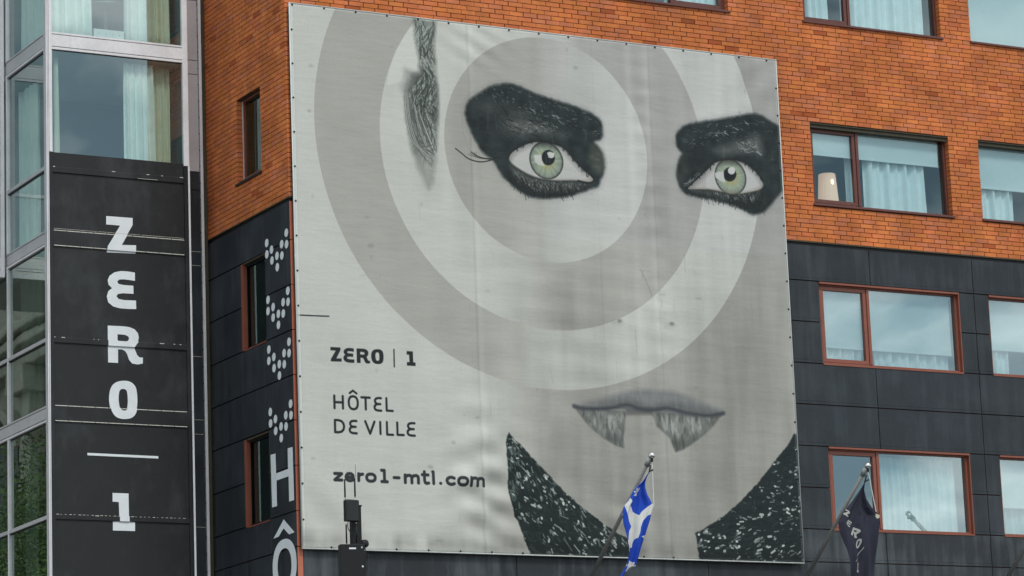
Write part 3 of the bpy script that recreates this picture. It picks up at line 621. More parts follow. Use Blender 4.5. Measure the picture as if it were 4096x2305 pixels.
for y0, y1, za, zb in ((yM0, yM1, 13.18, 19.6), (49.60, 49.66, 3, 13.195), (51.45, 51.51, 3, 13.195)):
    for (s0, s1), (n0, n1) in zip(SP, SP[1:]): 
        lo, hi = n1, s0
        if hi <= za+.2 or lo >= zb: continue
        tp(MB().box(XI-.006, XI+.05, y0, y1, max(lo, za), min(hi, zb)).box(XI-.012, XI-.006, y0, y0+.02, max(lo, za), min(hi, zb)), 'mullion', m_alu)
m_glass_s = glassmat('side_green_glass', (.78, .90, .84), .27, 1.0, rough=.012, rtint=(.86, 1, .93))
def sidepane(y0, y1, z0, z1): tp(MB().quad((XI+.035, y0, z0), (XI+.035, y1, z0), (XI+.035, y1, z1), (XI+.035, y0, z1)), 'pane', m_glass_s if z0 < 13 else m_glass_t, 0)
for i, ((s0, s1), (n0, n1)) in enumerate(zip(SP, SP[1:])):
    t = TR[i]
    for (y0, y1) in ((yA, yM0), (yM1, 51.45), (51.51, YI1)):
        if s0 > 13.3 and y0 > 49: continue
        if i == 0: sidepane(y0, y1, n1, s0)
        else: sidepane(y0, y1, n1, t-.03); sidepane(y0, y1, t+.03, s0)
# floors, back walls, ceilings inside the tower
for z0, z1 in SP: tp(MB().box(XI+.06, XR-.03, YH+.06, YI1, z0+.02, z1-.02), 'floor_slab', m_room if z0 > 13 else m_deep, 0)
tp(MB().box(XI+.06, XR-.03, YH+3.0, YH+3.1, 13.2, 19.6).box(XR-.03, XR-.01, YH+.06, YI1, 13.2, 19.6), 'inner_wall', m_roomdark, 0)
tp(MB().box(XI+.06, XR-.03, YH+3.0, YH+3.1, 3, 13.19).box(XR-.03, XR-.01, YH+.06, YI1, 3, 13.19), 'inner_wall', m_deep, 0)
tp(MB().box(XI-.01, XR, YI1+.002, YI1+.08, 3, 19.85), 'rear_wall', m_alu2, 0)
tp(MB().box(XI, XR, YH+.06, YI1, 0, 3).box(XI, XR, YH, YI1, 19.85, 20), 'base_and_cap', m_alu2, 0)
# neighbouring overhanging bay J (upper left edge)
bay = tag(empty('overhanging_bay', (17.6, 49.7, 13.07)), 'aluminium framed overhanging bay at the left edge behind the glazed tower', 'building'); JL = Vector((17.6, 49.7, 13.07))
def jp(mb, name, m, bevel=.002): o = mb.build(name, m, bay, bevel=bevel); return local(o, JL)
YJ = 49.69
jp(MB().box(17.538, 17.604, YJ-.006, YJ+.08, 13.07, 19.6), 'mullion', m_alu)
for z0, z1 in ((16.505, 16.80), (13.20, 13.46)):
    jp(MB().box(12, 17.536, YJ, YJ+.06, z0+.05, z1-.03), 'spandrel', m_alu); jp(MB().box(12, 17.536, YJ-.005, YJ+.06, z1-.024, z1), 'sill_trim', m_alu); jp(MB().box(12, 17.536, YJ-.005, YJ+.06, z0, z0+.04), 'head_trim', m_alu)
jp(MB().box(12, 17.536, YJ+.0, YJ+.06, 13.07, 13.19), 'fascia', m_alu); jp(MB().box(12, 17.536, YJ-.004, YJ+.06, 14.48, 14.535), 'transom', m_alu)
jp(MB().quad((12, YJ+.04, 13.45), (17.54, YJ+.04, 13.45), (17.54, YJ+.04, 19.6), (12, YJ+.04, 19.6)), 'pane', m_glass_t, 0)
jp(MB().box(12, 17.6, YJ+.9, YJ+1.0, 13.2, 19.6).box(12, 12.1, YJ+.08, YJ+2.6, 13.2, 19.6), 'inner_wall', m_roomdark, 0); jp(MB().box(12, 17.6, YJ+.08, YJ+2.6, 13.08, 13.18), 'soffit', m_alu2, 0)
for x in (15.0,): jp(MB().box(x, x+.066, YJ-.006, YJ+.07, 13.2, 19.6), 'mullion', m_alu)

# tower curtains and furniture
YT = YH+.20
c_ = lambda k, x, y: xy(k, x, y, YT)
curtain('F', c_('A', 430, 200)[0], c_('A', 770, 200)[0], 16.72, 19.4, YT, 'pale curtain left of the pedestal table in the top tower window', seed=20, m=m_curt, pitch=.15, lean=.03)
curtain('F', c_('A', 1065, 200)[0], c_('A', 1290, 200)[0], 16.72, 19.4, YT, 'pale curtain right of the pedestal table in the top tower window', seed=21, pitch=.17)
curtain('F', c_('A', 1295, 200)[0], c_('A', 1480, 200)[0], 16.72, 19.4, YT+.12, 'green shaded bunched curtain at the right of the top tower window', seed=22, m=m_curtg, pitch=.12, lean=.03)
curtain('F', c_('A', 1065, 700)[0], c_('A', 1315, 700)[0], 14.2, c_('A', 1200, 555)[1], YT, 'gathered white curtain in the big window above the black wrap', seed=23, pitch=.11, gather=True, lean=.03, amp=.03)
curtain('F', c_('A', 1320, 700)[0], c_('A', 1470, 700)[0], 14.2, c_('A', 1400, 575)[1], YT+.1, 'olive shaded curtain beside the gathered white one above the black wrap', seed=24, pitch=.11, gather=True, m=m_curtg, amp=.03)
curtain('F', c_('A', 462, 700)[0], c_('A', 496, 700)[0], 14.2, c_('A', 470, 490)[1], YT, 'sliver of curtain at the left post of the big tower window', seed=25, m=m_curtg, lean=.05)
XC = XI+.3
cs = lambda k, x, y: onX(k, x, y, XC)
curtain('G', 47.95, 49.62, 16.7, 19.4, XC, 'blue green shaded curtain in the top side window of the tower', seed=30, pitch=.2)
curtain('G', 48.95, 49.75, 13.3, 16.3, XC, 'pale curtain in the tall side window of the tower', seed=31, pitch=.16)
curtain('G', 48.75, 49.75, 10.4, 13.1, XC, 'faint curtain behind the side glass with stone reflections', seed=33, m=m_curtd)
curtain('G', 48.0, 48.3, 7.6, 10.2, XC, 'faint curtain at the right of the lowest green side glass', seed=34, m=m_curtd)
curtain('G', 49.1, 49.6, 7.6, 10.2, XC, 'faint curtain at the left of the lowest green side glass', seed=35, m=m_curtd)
tx, tz = xy('A', 905, 65, YH+.9)
table = tag(empty('pedestal_table', (tx, YH+.9, 16.78)), 'round pedestal table seen from below in the top tower window', 'table')
MB().lathe((0, 0, 0), [(.36, tz-16.78-.03), (.375, tz-16.78-.015), (.375, tz-16.78)], 40).build('tabletop', mat('table_grey', (.34, .37, .38), .5), table)
MB().lathe((0, 0, 0), [(.2, 0), (.2, .02), (.035, .04), (.035, tz-16.78-.03)], 20).build('pedestal', mat('pedestal_grey', (.42, .45, .45), .4), table)
hx0 = xy('A', 805, 300, YH+.16); hx1 = xy('A', 1066, 300, YH+.16)
heater = tag(empty('wall_heater', (hx0[0], YH+.16, 16.8)), 'low white heater box on the floor behind the top tower glass', 'heater')
MB().box(0, hx1[0]-hx0[0], 0, .10, -.02, xy('A', 805, 243, YH+.16)[1]-16.8).build('casing', m_white, heater, bevel=.008)
for i in range(4): MB().box(.09+i*.12, .10+i*.12, -.003, 0, .10, .112).build('screw', m_gasket, heater)

# ================================================================ BANNER
YBN = 44.715
bx0, bz1 = .46164352*YBN, .33912*YBN+CAMZ; bx1, bz0 = .66933*YBN, .14225*YBN+CAMZ
BW, BH = bx1-bx0, bz1-bz0; PPM = 135; w_, h_ = int(BW*PPM), int(BH*PPM)
def bpx(k, P_, smooth=0, closed=True):
    q = []
    for x, y in P_:
        p = onY(k, x, y, YBN); q.append(((p[0]-bx0)/BW*w_, (bz1-p[2])/BH*h_))
    q = np.array(q); return catmull(q, smooth, closed) if smooth else q
R = Raster(w_, h_, (176, 177, 171)); XX, YY = np.meshgrid(np.arange(w_), np.arange(h_)); u_ = XX/w_; v_ = YY/h_
# rings: fit a circle to left / right / top / bottom points measured on the photograph
def circ(l, r_, t, b):
    l = bpx('F', [l])[0]; r_ = bpx('F', [r_])[0]; t = bpx('F', [t])[0] if t else None; b = bpx('F', [b])[0] if b else None
    cx = (l[0]+r_[0])/2; rr = (r_[0]-l[0])/2; cy = b[1]-rr if b is not None else t[1]+rr; return cx, cy, rr
c1 = circ((1117, 345), (1628, 425), None, (1400, 661)); c2 = circ((955, 330), (1775, 500), None, (1480, 836)); c3 = circ((790, 310), (1918, 540), None, (1480, 985))
def inside(c): return np.clip(c[2]-np.hypot(XX-c[0], YY-c[1])+.5, 0, 1)
i1, i2, i3 = inside(c1), inside(c2), inside(c3)
par = 1-2*i3+2*i2-2*i1                      # +1 outside, -1, +1, -1
u0_ = .555-.19*v_; s_ = np.clip((u_-u0_+.12)/.24, 0, 1); s_ = s_*s_*(3-2*s_); sgn = 1-2*s_
base = 172.5+14*par*sgn-6*np.clip((u_-.62)*3, 0, 1)*(1-i3)-8*np.clip((v_-.5)*2, 0, 1)*(u_ > .4)*np.clip((u_-.4)*5, 0, 1)
st = vnoise(w_, h_, 26, 3, 5, 5)-.5; st2 = vnoise(w_, h_, 9, 12, 6, 4)-.5; st3 = vnoise(w_, h_, 7, 60, 8, 3)-.5; st4 = vnoise(w_, h_, 60, 4, 9, 3)-.5
stain = 36*st*np.clip((v_-.1)*1.4, .25, 1)*np.clip((u_-.1)*2.2, .3, 1)+12*st2+7*st3*np.clip((u_-.3)*2, .15, 1)+8*st4*np.clip((u_-.3)*2, .2, 1)
base = base+stain
for uu, ww, aa in ((.345, .0022, -12), (.352, .006, 8), (.72, .002, -10), (.713, .007, 10), (.585, .02, -7), (.675, .008, 9), (.60, .0015, -6), (.48, .012, -6), (.80, .01, -6), (.87, .008, 6)):
    base += aa*np.exp(-((u_-uu)/ww)**2)*np.clip(.6+vnoise(w_, h_, 2, 14, int(uu*1000), 3)-.3, 0, 1.2)
for c_x, c_y, ax, ay, aa in ((.515, .525, .03, .075, -11), (.50, .62, .05, .10, -5), (.86, .62, .10, .30, -8), (.70, .93, .12, .10, -5), (.335, .26, .03, .16, -7), (.575, .12, .05, .03, -4), (.52, .8, .04, .05, -9), (.57, .66, .03, .09, -9), (.72, .30, .03, .1, -10)):
    base += aa*np.exp(-((u_-c_x)/ax)**4-((v_-c_y)/ay)**4)
R.a[...] = base[..., None]+np.array([0, 1.5, -4.5]); R.a[..., 0] += 2*(par*sgn < 0); R.a[..., 2] += 3*(u_ > .5)*(v_ < .4)
edge_n = (vnoise(w_, h_, 140, 140, 21, 2)-.5)*3.2; VN = vnoise(w_, h_, 190, 42, 61, 3)-.5; VN2 = vnoise(w_, h_, 120, 60, 62, 3)-.5; VN3 = vnoise(w_, h_, 60, 60, 63, 4)-.5
def mod(P_, nz, amp, soft=3, thr=None, col=None, mx=1.0):
    w4 = R.win(np.array(P_), soft+6); x0, x1, y0, y1 = w4; d = R.sd_seg(np.array(P_, float), True, w4); m = np.clip(.5-d/(2*soft), 0, 1)[..., None]; q = nz[y0:y1, x0:x1, None]
    if thr is None: R.a[y0:y1, x0:x1] += m*q*amp
    else: k = np.clip((q-thr)*22, 0, 1)*m*mx; R.a[y0:y1, x0:x1] = R.a[y0:y1, x0:x1]*(1-k)+np.array(col, float)*k
K_ = (34, 42, 43)
def sparkle(poly, n, col, L0, W0, ang, seed, jit=.35, clip=None):
    r = np.random.default_rng(seed); P = np.array(poly); mn, mxx = P.min(0), P.max(0)
    from mathutils.geometry import intersect_point_tri_2d
    def inp(p):
        c = False; j = len(P)-1
        for i in range(len(P)):
            if (P[i, 1] > p[1]) != (P[j, 1] > p[1]) and p[0] < (P[j, 0]-P[i, 0])*(p[1]-P[i, 1])/(P[j, 1]-P[i, 1])+P[i, 0]: c = not c
            j = i
        return c
    k = 0; tries = 0; clump = seed in (42, 43, 50, 45, 46, 51)
    while k < n and tries < n*20:
        tries += 1; p = mn+r.random(2)*(mxx-mn)
        if not inp(p) or (clump and VN3[min(int(p[1]), h_-1), min(int(p[0]), w_-1)] < r.normal(0, .05)): continue
        a = (ang(p) if callable(ang) else ang)+r.normal(0, jit); L_ = L0*r.gamma(2, .5); d = np.array([math.cos(a), math.sin(a)])*L_/2
        R.stroke([p-d, p+d], W0*r.uniform(.5, 1.4), col, alpha=r.uniform(.35, 1)); k += 1
# --- ear and hair strip
hair = bpx('M1', [(1170, 165), (1185, 240), (1200, 400), (1228, 560), (1238, 690), (1150, 700), (1118, 780), (1095, 900), (1102, 1050), (1130, 1250), (1165, 1420), (1230, 1590), (1320, 1780), (1360, 1700), (1388, 1500), (1400, 1200), (1405, 1000), (1395, 800), (1385, 600), (1368, 420), (1385, 200)])
ear = bpx('M1', [(1175, 240), (1100, 330), (1010, 480), (950, 650), (930, 800), (1050, 760), (1100, 650), (1240, 690), (1225, 560), (1195, 380)])
R.poly(ear, (196, 199, 192), 2, .8)
R.poly(bpx('M1', [(1095, 640), (1240, 690), (1150, 720), (1130, 850), (1090, 920), (1055, 800), (1090, 760)]), (140, 140, 140), 8, .7)
R.poly(bpx('M1', [(1280, 650), (1230, 800), (1180, 1000), (1200, 1150), (1300, 1230), (1390, 1100), (1400, 950), (1390, 800)]), (60, 66, 64), 8, .35)
w4, m, d = R.poly(hair, (96, 102, 97), 7, .86, edge=edge_n*1.5)
R.poly(bpx('M1', [(1190, 700), (1240, 690), (1300, 660), (1395, 800), (1400, 1000), (1390, 1150), (1290, 1200), (1200, 1120), (1170, 950)]), (58, 64, 62), 10, .7)
hb = bpx('M1', [(1178, 180), (1375, 220), (1378, 600), (1398, 1000), (1390, 1250), (1345, 1600), (1240, 1450), (1150, 1150), (1130, 900), (1245, 690), (1215, 500), (1195, 350)])
R.clip(hair, lambda: (sparkle(hb, 420, (158, 166, 158), 24, 1.3, lambda p: 1.45+.7*math.sin(p[1]*.05), 3, .4), sparkle(hb, 300, (52, 58, 56), 22, 1.4, lambda p: 1.5+.5*math.sin(p[1]*.04), 4, .35)), 6)
R.poly(bpx('M1', [(1200, 1500), (1400, 1420), (1400, 1800), (1300, 1820), (1240, 1700)]), (168, 170, 164), 26, .75)
for i in range(46):
    r = rnd.random(); x_ = 1090+r*150; R.stroke(bpx('M1', [(x_, 850+r*200), (x_+20+r*40, 1150+r*60), (x_+90+r*60, 1350+r*70), (1340+r*40, 1430-r*120+rnd.uniform(-60, 150))], 5, False), rnd.uniform(1, 2.4), rnd.choice([(70, 74, 72), (90, 94, 90), (190, 195, 188)]), .55)
# --- eyes
def eye(k, mk, wh, ic, ir, pc, pr, seed, flip):
    mkp = bpx(k, mk, 4); R.poly(mkp, (110, 112, 110), 13, .55, edge=edge_n); w4, m, d = R.poly(mkp, K_, 4.2, 1, edge=edge_n)
    # lighter sheen inside the lid
    whp = bpx(k, wh, 4); 
    return mkp, whp
mk1, wh1 = eye('E1', [(300, 330), (345, 255), (440, 190), (550, 125), (650, 97), (770, 93), (860, 120), (970, 170), (1120, 225), (1300, 285), (1480, 345), (1610, 400), (1700, 470), (1735, 540), (1738, 640), (1712, 690), (1655, 708), (1705, 770), (1745, 860), (1755, 970), (1742, 1060), (1715, 1110), (1700, 1170), (1600, 1210), (1450, 1265), (1300, 1295), (1100, 1305), (950, 1275), (820, 1200), (700, 1090), (650, 1020), (600, 930), (560, 880), (480, 820), (430, 750), (370, 640), (320, 530), (290, 420)],
        [(752, 890), (765, 835), (850, 770), (1000, 712), (1150, 722), (1300, 762), (1360, 810), (1450, 920), (1540, 1010), (1640, 1105), (1610, 1135), (1450, 1112), (1250, 1112), (1100, 1095), (1000, 1065), (900, 1015), (800, 950)], None, 0, None, 0, 1, 0)
mk2, wh2 = eye('E2', [(440, 470), (450, 400), (490, 340), (570, 290), (690, 262), (850, 235), (1000, 215), (1150, 190), (1270, 160), (1370, 163), (1450, 190), (1530, 240), (1640, 300), (1760, 360), (1770, 1010), (1680, 1060), (1600, 1150), (1530, 1240), (1440, 1310), (1330, 1330), (1200, 1270), (1000, 1190), (800, 1150), (650, 1120), (540, 1080), (490, 1010), (455, 900), (455, 800), (480, 690), (520, 630), (470, 570), (445, 520)],
        [(590, 1012), (650, 960), (740, 880), (830, 790), (900, 730), (1060, 700), (1220, 732), (1300, 780), (1380, 850), (1430, 920), (1452, 970), (1445, 1015), (1390, 1050), (1250, 1080), (1100, 1090), (950, 1058), (800, 1036), (620, 1032)], None, 0, None, 0, 2, 0)
def patch(k, P_, col, soft, alpha): R.poly(bpx(k, P_, 4), col, soft, alpha)
patch('E1', [(700, 470), (900, 430), (1080, 500), (1200, 590), (1350, 640), (1100, 620), (900, 640), (730, 600)], (92, 95, 92), 16, .75)
patch('E1', [(420, 300), (600, 280), (800, 330), (900, 420), (700, 430), (480, 400)], (62, 66, 66), 18, .6)
patch('E1', [(1640, 730), (1745, 850), (1750, 1000), (1690, 1050), (1600, 900)], (78, 84, 74), 9, .7)
patch('E2', [(900, 600), (1200, 480), (1400, 430), (1430, 620), (1250, 600), (1050, 620)], (94, 97, 96), 14, .8)
patch('E2', [(500, 660), (560, 640), (560, 850), (500, 1000), (470, 850)], (50, 54, 50), 8, .6)
def lidline(k, P1, seedn): pass
def _t1():
    sparkle(bpx('E1', [(330, 270), (550, 140), (760, 110), (1000, 200), (1300, 300), (1600, 410), (1720, 540), (1720, 650), (1400, 560), (1100, 430), (800, 320), (500, 260)]), 110, (110, 120, 118), 5, 1.3, .45, 7)
    sparkle(bpx('E1', [(900, 330), (1250, 400), (1350, 540), (1200, 580), (1000, 440)]), 34, (140, 150, 148), 7, 1.4, .45, 8)
    sparkle(bpx('E1', [(700, 480), (1080, 500), (1250, 600), (800, 620)]), 90, (125, 127, 124), 5, 1.3, .3, 9)
    sparkle(bpx('E1', [(330, 300), (1600, 420), (1700, 640), (1400, 680), (1000, 660), (600, 700), (350, 500)]), 160, (24, 29, 31), 12, 1.5, .4, 10)
R.clip(mk1, _t1, 2); mod(mk1, VN3, 30, 4)
def _t2():
    sparkle(bpx('E2', [(500, 350), (1000, 240), (1350, 190), (1600, 330), (1600, 420), (1300, 420), (1000, 500), (700, 560), (500, 500)]), 90, (100, 110, 112), 6, 1.2, -.15, 11)
    sparkle(bpx('E2', [(780, 380), (1250, 240), (1300, 300), (1150, 420), (850, 420)]), 26, (160, 172, 176), 6, 1.5, .1, 12)
    sparkle(bpx('E2', [(1150, 500), (1400, 430), (1430, 640), (1200, 600)]), 70, (150, 155, 153), 5, 1.5, .3, 13)
R.clip(mk2, _t2, 2); mod(mk2, VN3, 30, 4)
# lower lids: fine hairs over the smoky edge
patch('E1', [(770, 950), (900, 1040), (1050, 1100), (1250, 1130), (1450, 1135), (1600, 1150), (1500, 1200), (1300, 1230), (1050, 1210), (880, 1130), (790, 1030)], (88, 92, 88), 7, .75)
sparkle(bpx('E1', [(780, 980), (1000, 1100), (1300, 1140), (1600, 1150), (1400, 1230), (1050, 1230), (850, 1130)]), 120, (128, 132, 128), 6, 1.2, 1.2, 14, .5)
sparkle(bpx('E1', [(700, 1010), (1000, 1120), (1300, 1150), (1640, 1160), (1400, 1290), (1050, 1290), (800, 1180)]), 260, (25, 28, 27), 11, 1.5, 1.3, 15, .5)
patch('E2', [(620, 1045), (900, 1070), (1100, 1105), (1300, 1095), (1430, 1070), (1350, 1170), (1100, 1170), (850, 1120)], (80, 85, 83), 7, .6)
sparkle(bpx('E2', [(850, 1060), (1100, 1100), (1430, 1060), (1350, 1180), (1000, 1150)]), 90, (130, 136, 135), 6, 1.2, 1.5, 16, .5)
sparkle(bpx('E2', [(520, 1000), (700, 830), (760, 860), (600, 1010)]), 60, (120, 126, 122), 7, 1.4, -.9, 17, .4)
sparkle(bpx('E2', [(560, 1080), (1000, 1110), (1450, 1070), (1440, 1290), (1200, 1250), (900, 1170), (650, 1110)]), 240, (24, 28, 28), 11, 1.5, 1.5, 18, .5)
R.poly(wh1, (178, 179, 176), 2.4); R.poly(wh2, (177, 178, 176), 2.4)
w4, m, d = R.poly(bpx('E2', [(590, 1012), (790, 820), (795, 1040), (600, 1036)]), (162, 160, 158), 2, .7)
patch('E1', [(1540, 1060), (1580, 1030), (1640, 1105), (1600, 1125)], (200, 200, 196), 2, .8)
def iris(k, c, rx, ry, seed, top):
    P = bpx(k, [(c[0]+rx*math.cos(a), c[1]+ry*math.sin(a)) for a in np.linspace(0, 2*math.pi, 60, endpoint=False)])
    cc = P.mean(0); rr = np.hypot(*(P-cc).T).mean(); x0, x1, y0, y1 = [int(v) for v in (cc[0]-rr-3, cc[0]+rr+4, cc[1]-rr-3, cc[1]+rr+4)]
    X, Y = np.meshgrid(np.arange(x0, x1)+.5-cc[0], np.arange(y0, y1)+.5-cc[1]); r_ = np.hypot(X, Y)/rr; th = np.arctan2(Y, X)
    rr_ = np.random.default_rng(seed); f = sum(rr_.uniform(.3, 1)*np.sin(th*n_+rr_.uniform(0, 6)+r_*rr_.uniform(-2, 2)) for n_ in (7, 13, 19, 27, 37, 53, 71))/4
    t = np.clip((r_-.35)/.6, 0, 1)[..., None]; c_in = np.array([152, 153, 114.]); c_md = np.array([141, 154, 136.]); c_out = np.array([120, 130, 120.])
    col = np.where(t < .4, c_in+(c_md-c_in)*(t/.4), c_md+(c_out-c_md)*((t-.4)/.6))+f[..., None]*20
    col = col*(1-.62*np.clip((r_-.86)/.14, 0, 1))[..., None]
    col = col*(1-.35*np.clip((-Y/rr-.55)*2.5, 0, 1))[..., None]
    R_m = np.clip((1-r_)*rr+.5, 0, 1)
    # clipped by the lid opening
    wp = R.sd_seg(wh1 if k == 'E1' else wh2, True, (x0, x1, y0, y1)); R_m *= np.clip(.5-(wp-4)/2, 0, 1)
    R.a[y0:y1, x0:x1] = R.a[y0:y1, x0:x1]*(1-R_m[..., None])+col*R_m[..., None]
iris('E1', (1147, 903), 190, 186, 1, 0); iris('E2', (1078, 895), 194, 196, 2, 0)
E_ = lambda c, r1, r2: [(c[0]+r1*math.cos(a), c[1]+r2*math.sin(a)) for a in np.linspace(0, 2*math.pi, 22, endpoint=False)]
R.poly(bpx('E1', E_((1168, 872), 72, 82)), (22, 28, 32), 1.5); R.poly(bpx('E2', E_((1070, 865), 74, 82)), (22, 28, 32), 1.5)
R.poly(bpx('E1', [(1015, 845), (1092, 843), (1098, 900), (1130, 965), (1060, 950), (1025, 915)]), (184, 186, 182), 1.2); R.poly(bpx('E1', [(1155, 820), (1185, 808), (1235, 825), (1232, 865), (1205, 880), (1170, 872)]), (190, 190, 186), 1)
R.poly(bpx('E2', [(895, 850), (950, 828), (1000, 832), (1005, 900), (1022, 960), (960, 940), (905, 900)]), (182, 185, 182), 1.2); R.poly(bpx('E2', E_((1090, 822), 42, 44)), (190, 190, 188), 1)
def _s1(): R.stroke(bpx('E1', [(740, 880), (765, 825), (850, 762), (1000, 702), (1150, 705), (1300, 745), (1370, 800), (1460, 910), (1560, 1010), (1650, 1100)], 5, False), 16, (60, 62, 60), .5, soft=9); R.stroke(bpx('E1', [(770, 960), (900, 1040), (1100, 1110), (1450, 1125), (1640, 1120)], 5, False), 7, (120, 112, 102), .5, soft=5)
def _s2(): R.stroke(bpx('E2', [(560, 1030), (700, 900), (830, 775), (900, 715), (1060, 685), (1230, 715), (1310, 765), (1400, 850), (1460, 960)], 5, False), 16, (60, 62, 60), .5, soft=9); R.stroke(bpx('E2', [(600, 1040), (950, 1060), (1250, 1085), (1440, 1020)], 5, False), 7, (120, 112, 102), .5, soft=5)
R.clip(wh1, _s1, 1); R.clip(wh2, _s2, 1)
for k, L_ in (('E1', [(830, 775), (900, 740), (980, 710), (1060, 700), (1320, 770), (1380, 830), (1430, 890), (1480, 950), (1530, 1000), (1580, 1050)]), ('E2', [(620, 965), (700, 900), (760, 850), (830, 790), (880, 745), (1240, 735), (1300, 775), (1340, 810), (1390, 860), (1425, 910)])):
    for x, y in L_:
        for j in range(4): a_ = rnd.uniform(-18, 18); R.stroke(bpx(k, [(x+a_, y-14), (x+a_+rnd.uniform(-6, 10), y+rnd.uniform(8, 34))]), rnd.uniform(1, 1.8), (34, 37, 36), .8)
# upper lid rims and lashes
for k, P_ in (('E1', [(740, 880), (765, 825), (850, 762), (1000, 702), (1150, 705), (1300, 745), (1370, 800), (1460, 910), (1560, 1010), (1650, 1100), (1600, 1140), (1480, 1118)]), ('E2', [(560, 1030), (700, 900), (830, 775), (900, 715), (1060, 685), (1230, 715), (1310, 765), (1400, 850), (1455, 950)])):
    R.stroke(bpx(k, P_, 5, False), 4.5, (28, 32, 32), .9)
for k, P_ in (('E1', [(770, 960), (900, 1030), (1000, 1078), (1100, 1105), (1250, 1122), (1450, 1125)]), ('E2', [(620, 1042), (800, 1045), (950, 1068), (1100, 1098), (1250, 1090), (1400, 1055)])): R.stroke(bpx(k, P_, 5, False), 2.2, (60, 55, 48), .7)
R.stroke(bpx('E1', [(190, 775), (270, 840), (300, 868), (360, 900), (460, 918), (560, 900), (620, 870)], 5, False), 2.4, (28, 30, 31)); R.stroke(bpx('E1', [(350, 812), (400, 845), (470, 875), (560, 885)], 5, False), 2.4, (28, 30, 31), .9)
for a in range(5): R.stroke(bpx('E1', [(320+a*22, 835-a*6), (420, 872), (560, 892)], 5, False), 1.1, (60, 60, 60), .7)
R.stroke(bpx('E1', [(255, 400), (270, 600), (310, 740), (350, 810)], 5, False), 3, (140, 140, 138), .5)
# --- nose marks
for q in ((1558, 808), (1690, 815)): R.poly(bpx('F', E_(q, 5, 4)), (95, 97, 94), 3, .8); R.poly(bpx('F', E_((q[0]-6, q[1]+4), 14, 6)), (140, 140, 136), 7, .4)
R.stroke(bpx('F', [(1610, 676), (1624, 705), (1640, 745)]), 1.2, (118, 118, 114), .8); R.stroke(bpx('F', [(1618, 678), (1616, 700)]), 1, (120, 120, 116), .7)
# --- lips
U = bpx('L6', [(632, 312), (700, 302), (800, 272), (900, 250), (1100, 190), (1200, 168), (1330, 150), (1500, 158), (1620, 165), (1730, 192), (1880, 255), (2030, 310), (2130, 352), (2180, 375), (2165, 405), (2050, 420), (1900, 405), (1750, 385), (1650, 350), (1560, 335), (1500, 355), (1350, 350), (1280, 330), (1200, 305), (1130, 310), (1000, 340), (820, 355), (700, 340), (640, 325)], 3)
R.poly(U, (114, 117, 117), 7, .9); R.poly(bpx('L6', [(1000, 300), (1200, 250), (1350, 320), (1500, 320), (1650, 280), (1900, 340), (2100, 390), (1900, 400), (1650, 345), (1350, 350), (1130, 305), (900, 340)], 3), (84, 88, 89), 9, .7)
R.poly(bpx('L6', [(1170, 350), (1430, 360), (1440, 405), (1420, 412), (1180, 415), (1165, 430)]), (102, 103, 100), 4, 1)
LL = bpx('L6', [(640, 335), (720, 355), (1000, 360), (1172, 380), (1160, 430), (1155, 560), (1140, 640), (1148, 755), (1060, 728), (950, 660), (840, 580), (760, 500), (700, 420)])
LR = bpx('L6', [(1420, 395), (1500, 385), (1700, 395), (1900, 425), (2050, 430), (2170, 405), (2130, 445), (2070, 530), (1970, 620), (1850, 710), (1750, 775), (1680, 795), (1650, 730), (1620, 650), (1540, 580), (1480, 530), (1460, 450)])
for L_, sd_ in ((LL, 31), (LR, 32)):
    R.poly(L_, (102, 105, 102), 3, .98)
    lb = (bpx('L6', [(640, 335), (1172, 380), (1165, 440), (900, 440), (700, 400)]) if sd_ == 31 else bpx('L6', [(1420, 395), (2170, 405), (2130, 440), (1900, 460), (1480, 440)]))
    def tex(L_=L_, sd_=sd_, lb=lb):
        R.poly(lb, (104, 107, 104), 8, .7)
        for q in ([(1000, 600), (1140, 600), (1148, 770), (1060, 728), (940, 650)], [(1620, 640), (1950, 620), (1850, 720), (1680, 800)]): R.poly(bpx('L6', q), (84, 89, 86), 11, .8)
        hi = ([(760, 420), (1130, 420), (1110, 600), (960, 590), (840, 530)] if sd_ == 31 else [(1490, 440), (2080, 460), (1960, 560), (1700, 650), (1560, 570)])
        R.poly(bpx('L6', hi), (128, 132, 128), 14, .75)
        mod(L_, VN, 46); mod(L_, VN2, 50)
        mod(bpx('L6', hi), VN, 0, 5, .09, (166, 170, 167), .5)
        mod(L_, -VN, 0, 3, .13, (74, 79, 76), .5)
    R.clip(L_, tex, 2)
R.stroke(bpx('L6', [(635, 322), (720, 345), (900, 350), (1050, 335), (1140, 312), (1220, 318), (1290, 345), (1400, 362), (1500, 358), (1560, 345), (1640, 350), (1760, 385), (1900, 410), (2050, 418), (2172, 395)], 5, False), 7, (52, 56, 62), .95, soft=4)
R.stroke(bpx('L6', [(1090, 330), (1250, 350), (1600, 372), (1850, 405)], 5, False), 9, (70, 74, 78), .6, soft=5)
mod(U, VN, 20, 6)
